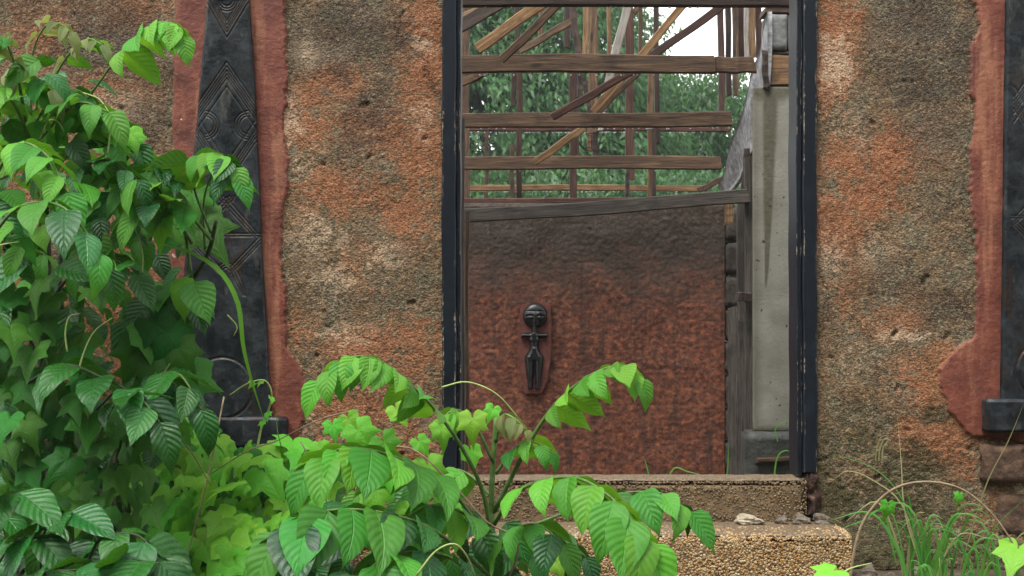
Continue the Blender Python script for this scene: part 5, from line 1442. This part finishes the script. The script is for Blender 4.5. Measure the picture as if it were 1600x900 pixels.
t2 = tuft('sparser grass tuft at the bottom right corner under the right carved panel', 1560, 5.6, 24, .09, .1, .30, 'grass tufts along the wall foot')
t3 = tuft('low short grass between the two right hand tufts and stones', 1490, 5.45, 14, .09, .06, .16, 'grass tufts along the wall foot')
def pxblade(pl, pts, wd, mat): blade_obj(pl, [P(*p) for p in pts], wd, mat, 16)
pxblade(t1, [(1440, 890, 5.6), (1414, 800, 5.6), (1408, 720, 5.6), (1402, 650, 5.6)], .0035, 'straw')
pxblade(t1, [(1445, 890, 5.6), (1415, 790, 5.6), (1370, 735, 5.58), (1300, 708, 5.55)], .003, 'grass')
pxblade(t1, [(1440, 890, 5.6), (1410, 790, 5.6), (1360, 748, 5.58), (1325, 736, 5.55), (1304, 748, 5.55)], .003, 'straw')
pxblade(t1, [(1400, 880, 5.6), (1380, 800, 5.6), (1345, 815, 5.55), (1318, 824, 5.5)], .005, 'grass')
pxblade(t2, [(1500, 890, 5.6), (1540, 760, 5.6), (1575, 690, 5.6), (1600, 630, 5.6)], .003, 'straw')
pxblade(t2, [(1520, 890, 5.6), (1550, 830, 5.6), (1600, 780, 5.6)], .003, 'grass')
for k in range(3): pxblade(t1, [(1368 + k * 5, 720, 5.7), (1370 + k * 5, 700, 5.69), (1376 + k * 6, 684 + k * 2, 5.68), (1386 + k * 3, 680 + 4 * k, 5.67)], .0025, 'straw')
ru = Plant('vine_runner', 'long bare brown runner arching over the grass with a pale leaf at its end', 'vine', (pxx(1326, 5.5), 5.5, 0))
ru.stem([Vector((pxx(1326, 5.5), 5.5, -.01)), P(1335, 860, 5.5), P(1352, 810, 5.5), P(1390, 768, 5.48), P(1440, 753, 5.46), P(1500, 763, 5.44), P(1550, 803, 5.42), P(1592, 862, 5.4)], .0065, .0035, 'runner', 'stem', 40)
ru.petiole_leaf('vine', 1590, 858, 5.38, .11, (-.2, -.5, .8), (-.35, -.5, -.35), .05)
ru.petiole_leaf('vine', 1388, 790, 5.45, .05, (.3, -.7, .4), (-.1, -.2, -.9), .05)
ru.petiole_leaf('vine', 1500, 775, 5.43, .035, (.3, -.7, .4), (-.1, -.2, -.9), .05)
ru.stem([P(1300, 905, 5.3), P(1330, 888, 5.3), P(1362, 880, 5.3)], .004, .002, 'tendril', 'tendril')
ru.petiole_leaf('vine', 1300, 892, 5.3, .09, (0, -.3, .9), (-.8, -.5, -.1), .05)
ru.finish()
# weeds inside, sprouting behind the threshold
wd_ = Plant('weed', 'thin weed blades sprouting behind the threshold under the carved figure wall', 'grass', (pxx(1080, 6.6), 6.6, 0))
for pts in [[(1030, 800, 6.6), (1050, 735, 6.6), (1075, 737, 6.6), (1108, 746, 6.58)], [(1025, 800, 6.6), (1012, 735, 6.6), (1006, 715, 6.6)], [(1130, 800, 6.7), (1137, 730, 6.7), (1138, 690, 6.7)], [(1208, 780, 6.8), (1213, 720, 6.8), (1228, 704, 6.8), (1248, 716, 6.8)], [(1215, 690, 7.2), (1212, 670, 7.2), (1228, 658, 7.2), (1246, 655, 7.2)]]:
    pxblade(wd_, pts, .004, 'grass')

# ------------------------------------------------------------------ rain-laden air
mb = MB(); mb.box((-30, -22, -1.0), (30, 82, 15.0))
hz = mb.build('haze', None)
hm = bpy.data.materials.new('rain_air'); hm.use_nodes = True
hm.node_tree.nodes.clear()
ho = hm.node_tree.nodes.new('ShaderNodeOutputMaterial'); hv = hm.node_tree.nodes.new('ShaderNodeVolumePrincipled')
hv.inputs['Color'].default_value = (0.84, 0.93, 1.0, 1)
hv.inputs['Density'].default_value = 0.0006
hm.node_tree.links.new(hv.outputs[0], ho.inputs['Volume'])
hz.data.materials.append(hm)
tag(hz, 'thin grey rain mist in the air', None, None, 'stuff')
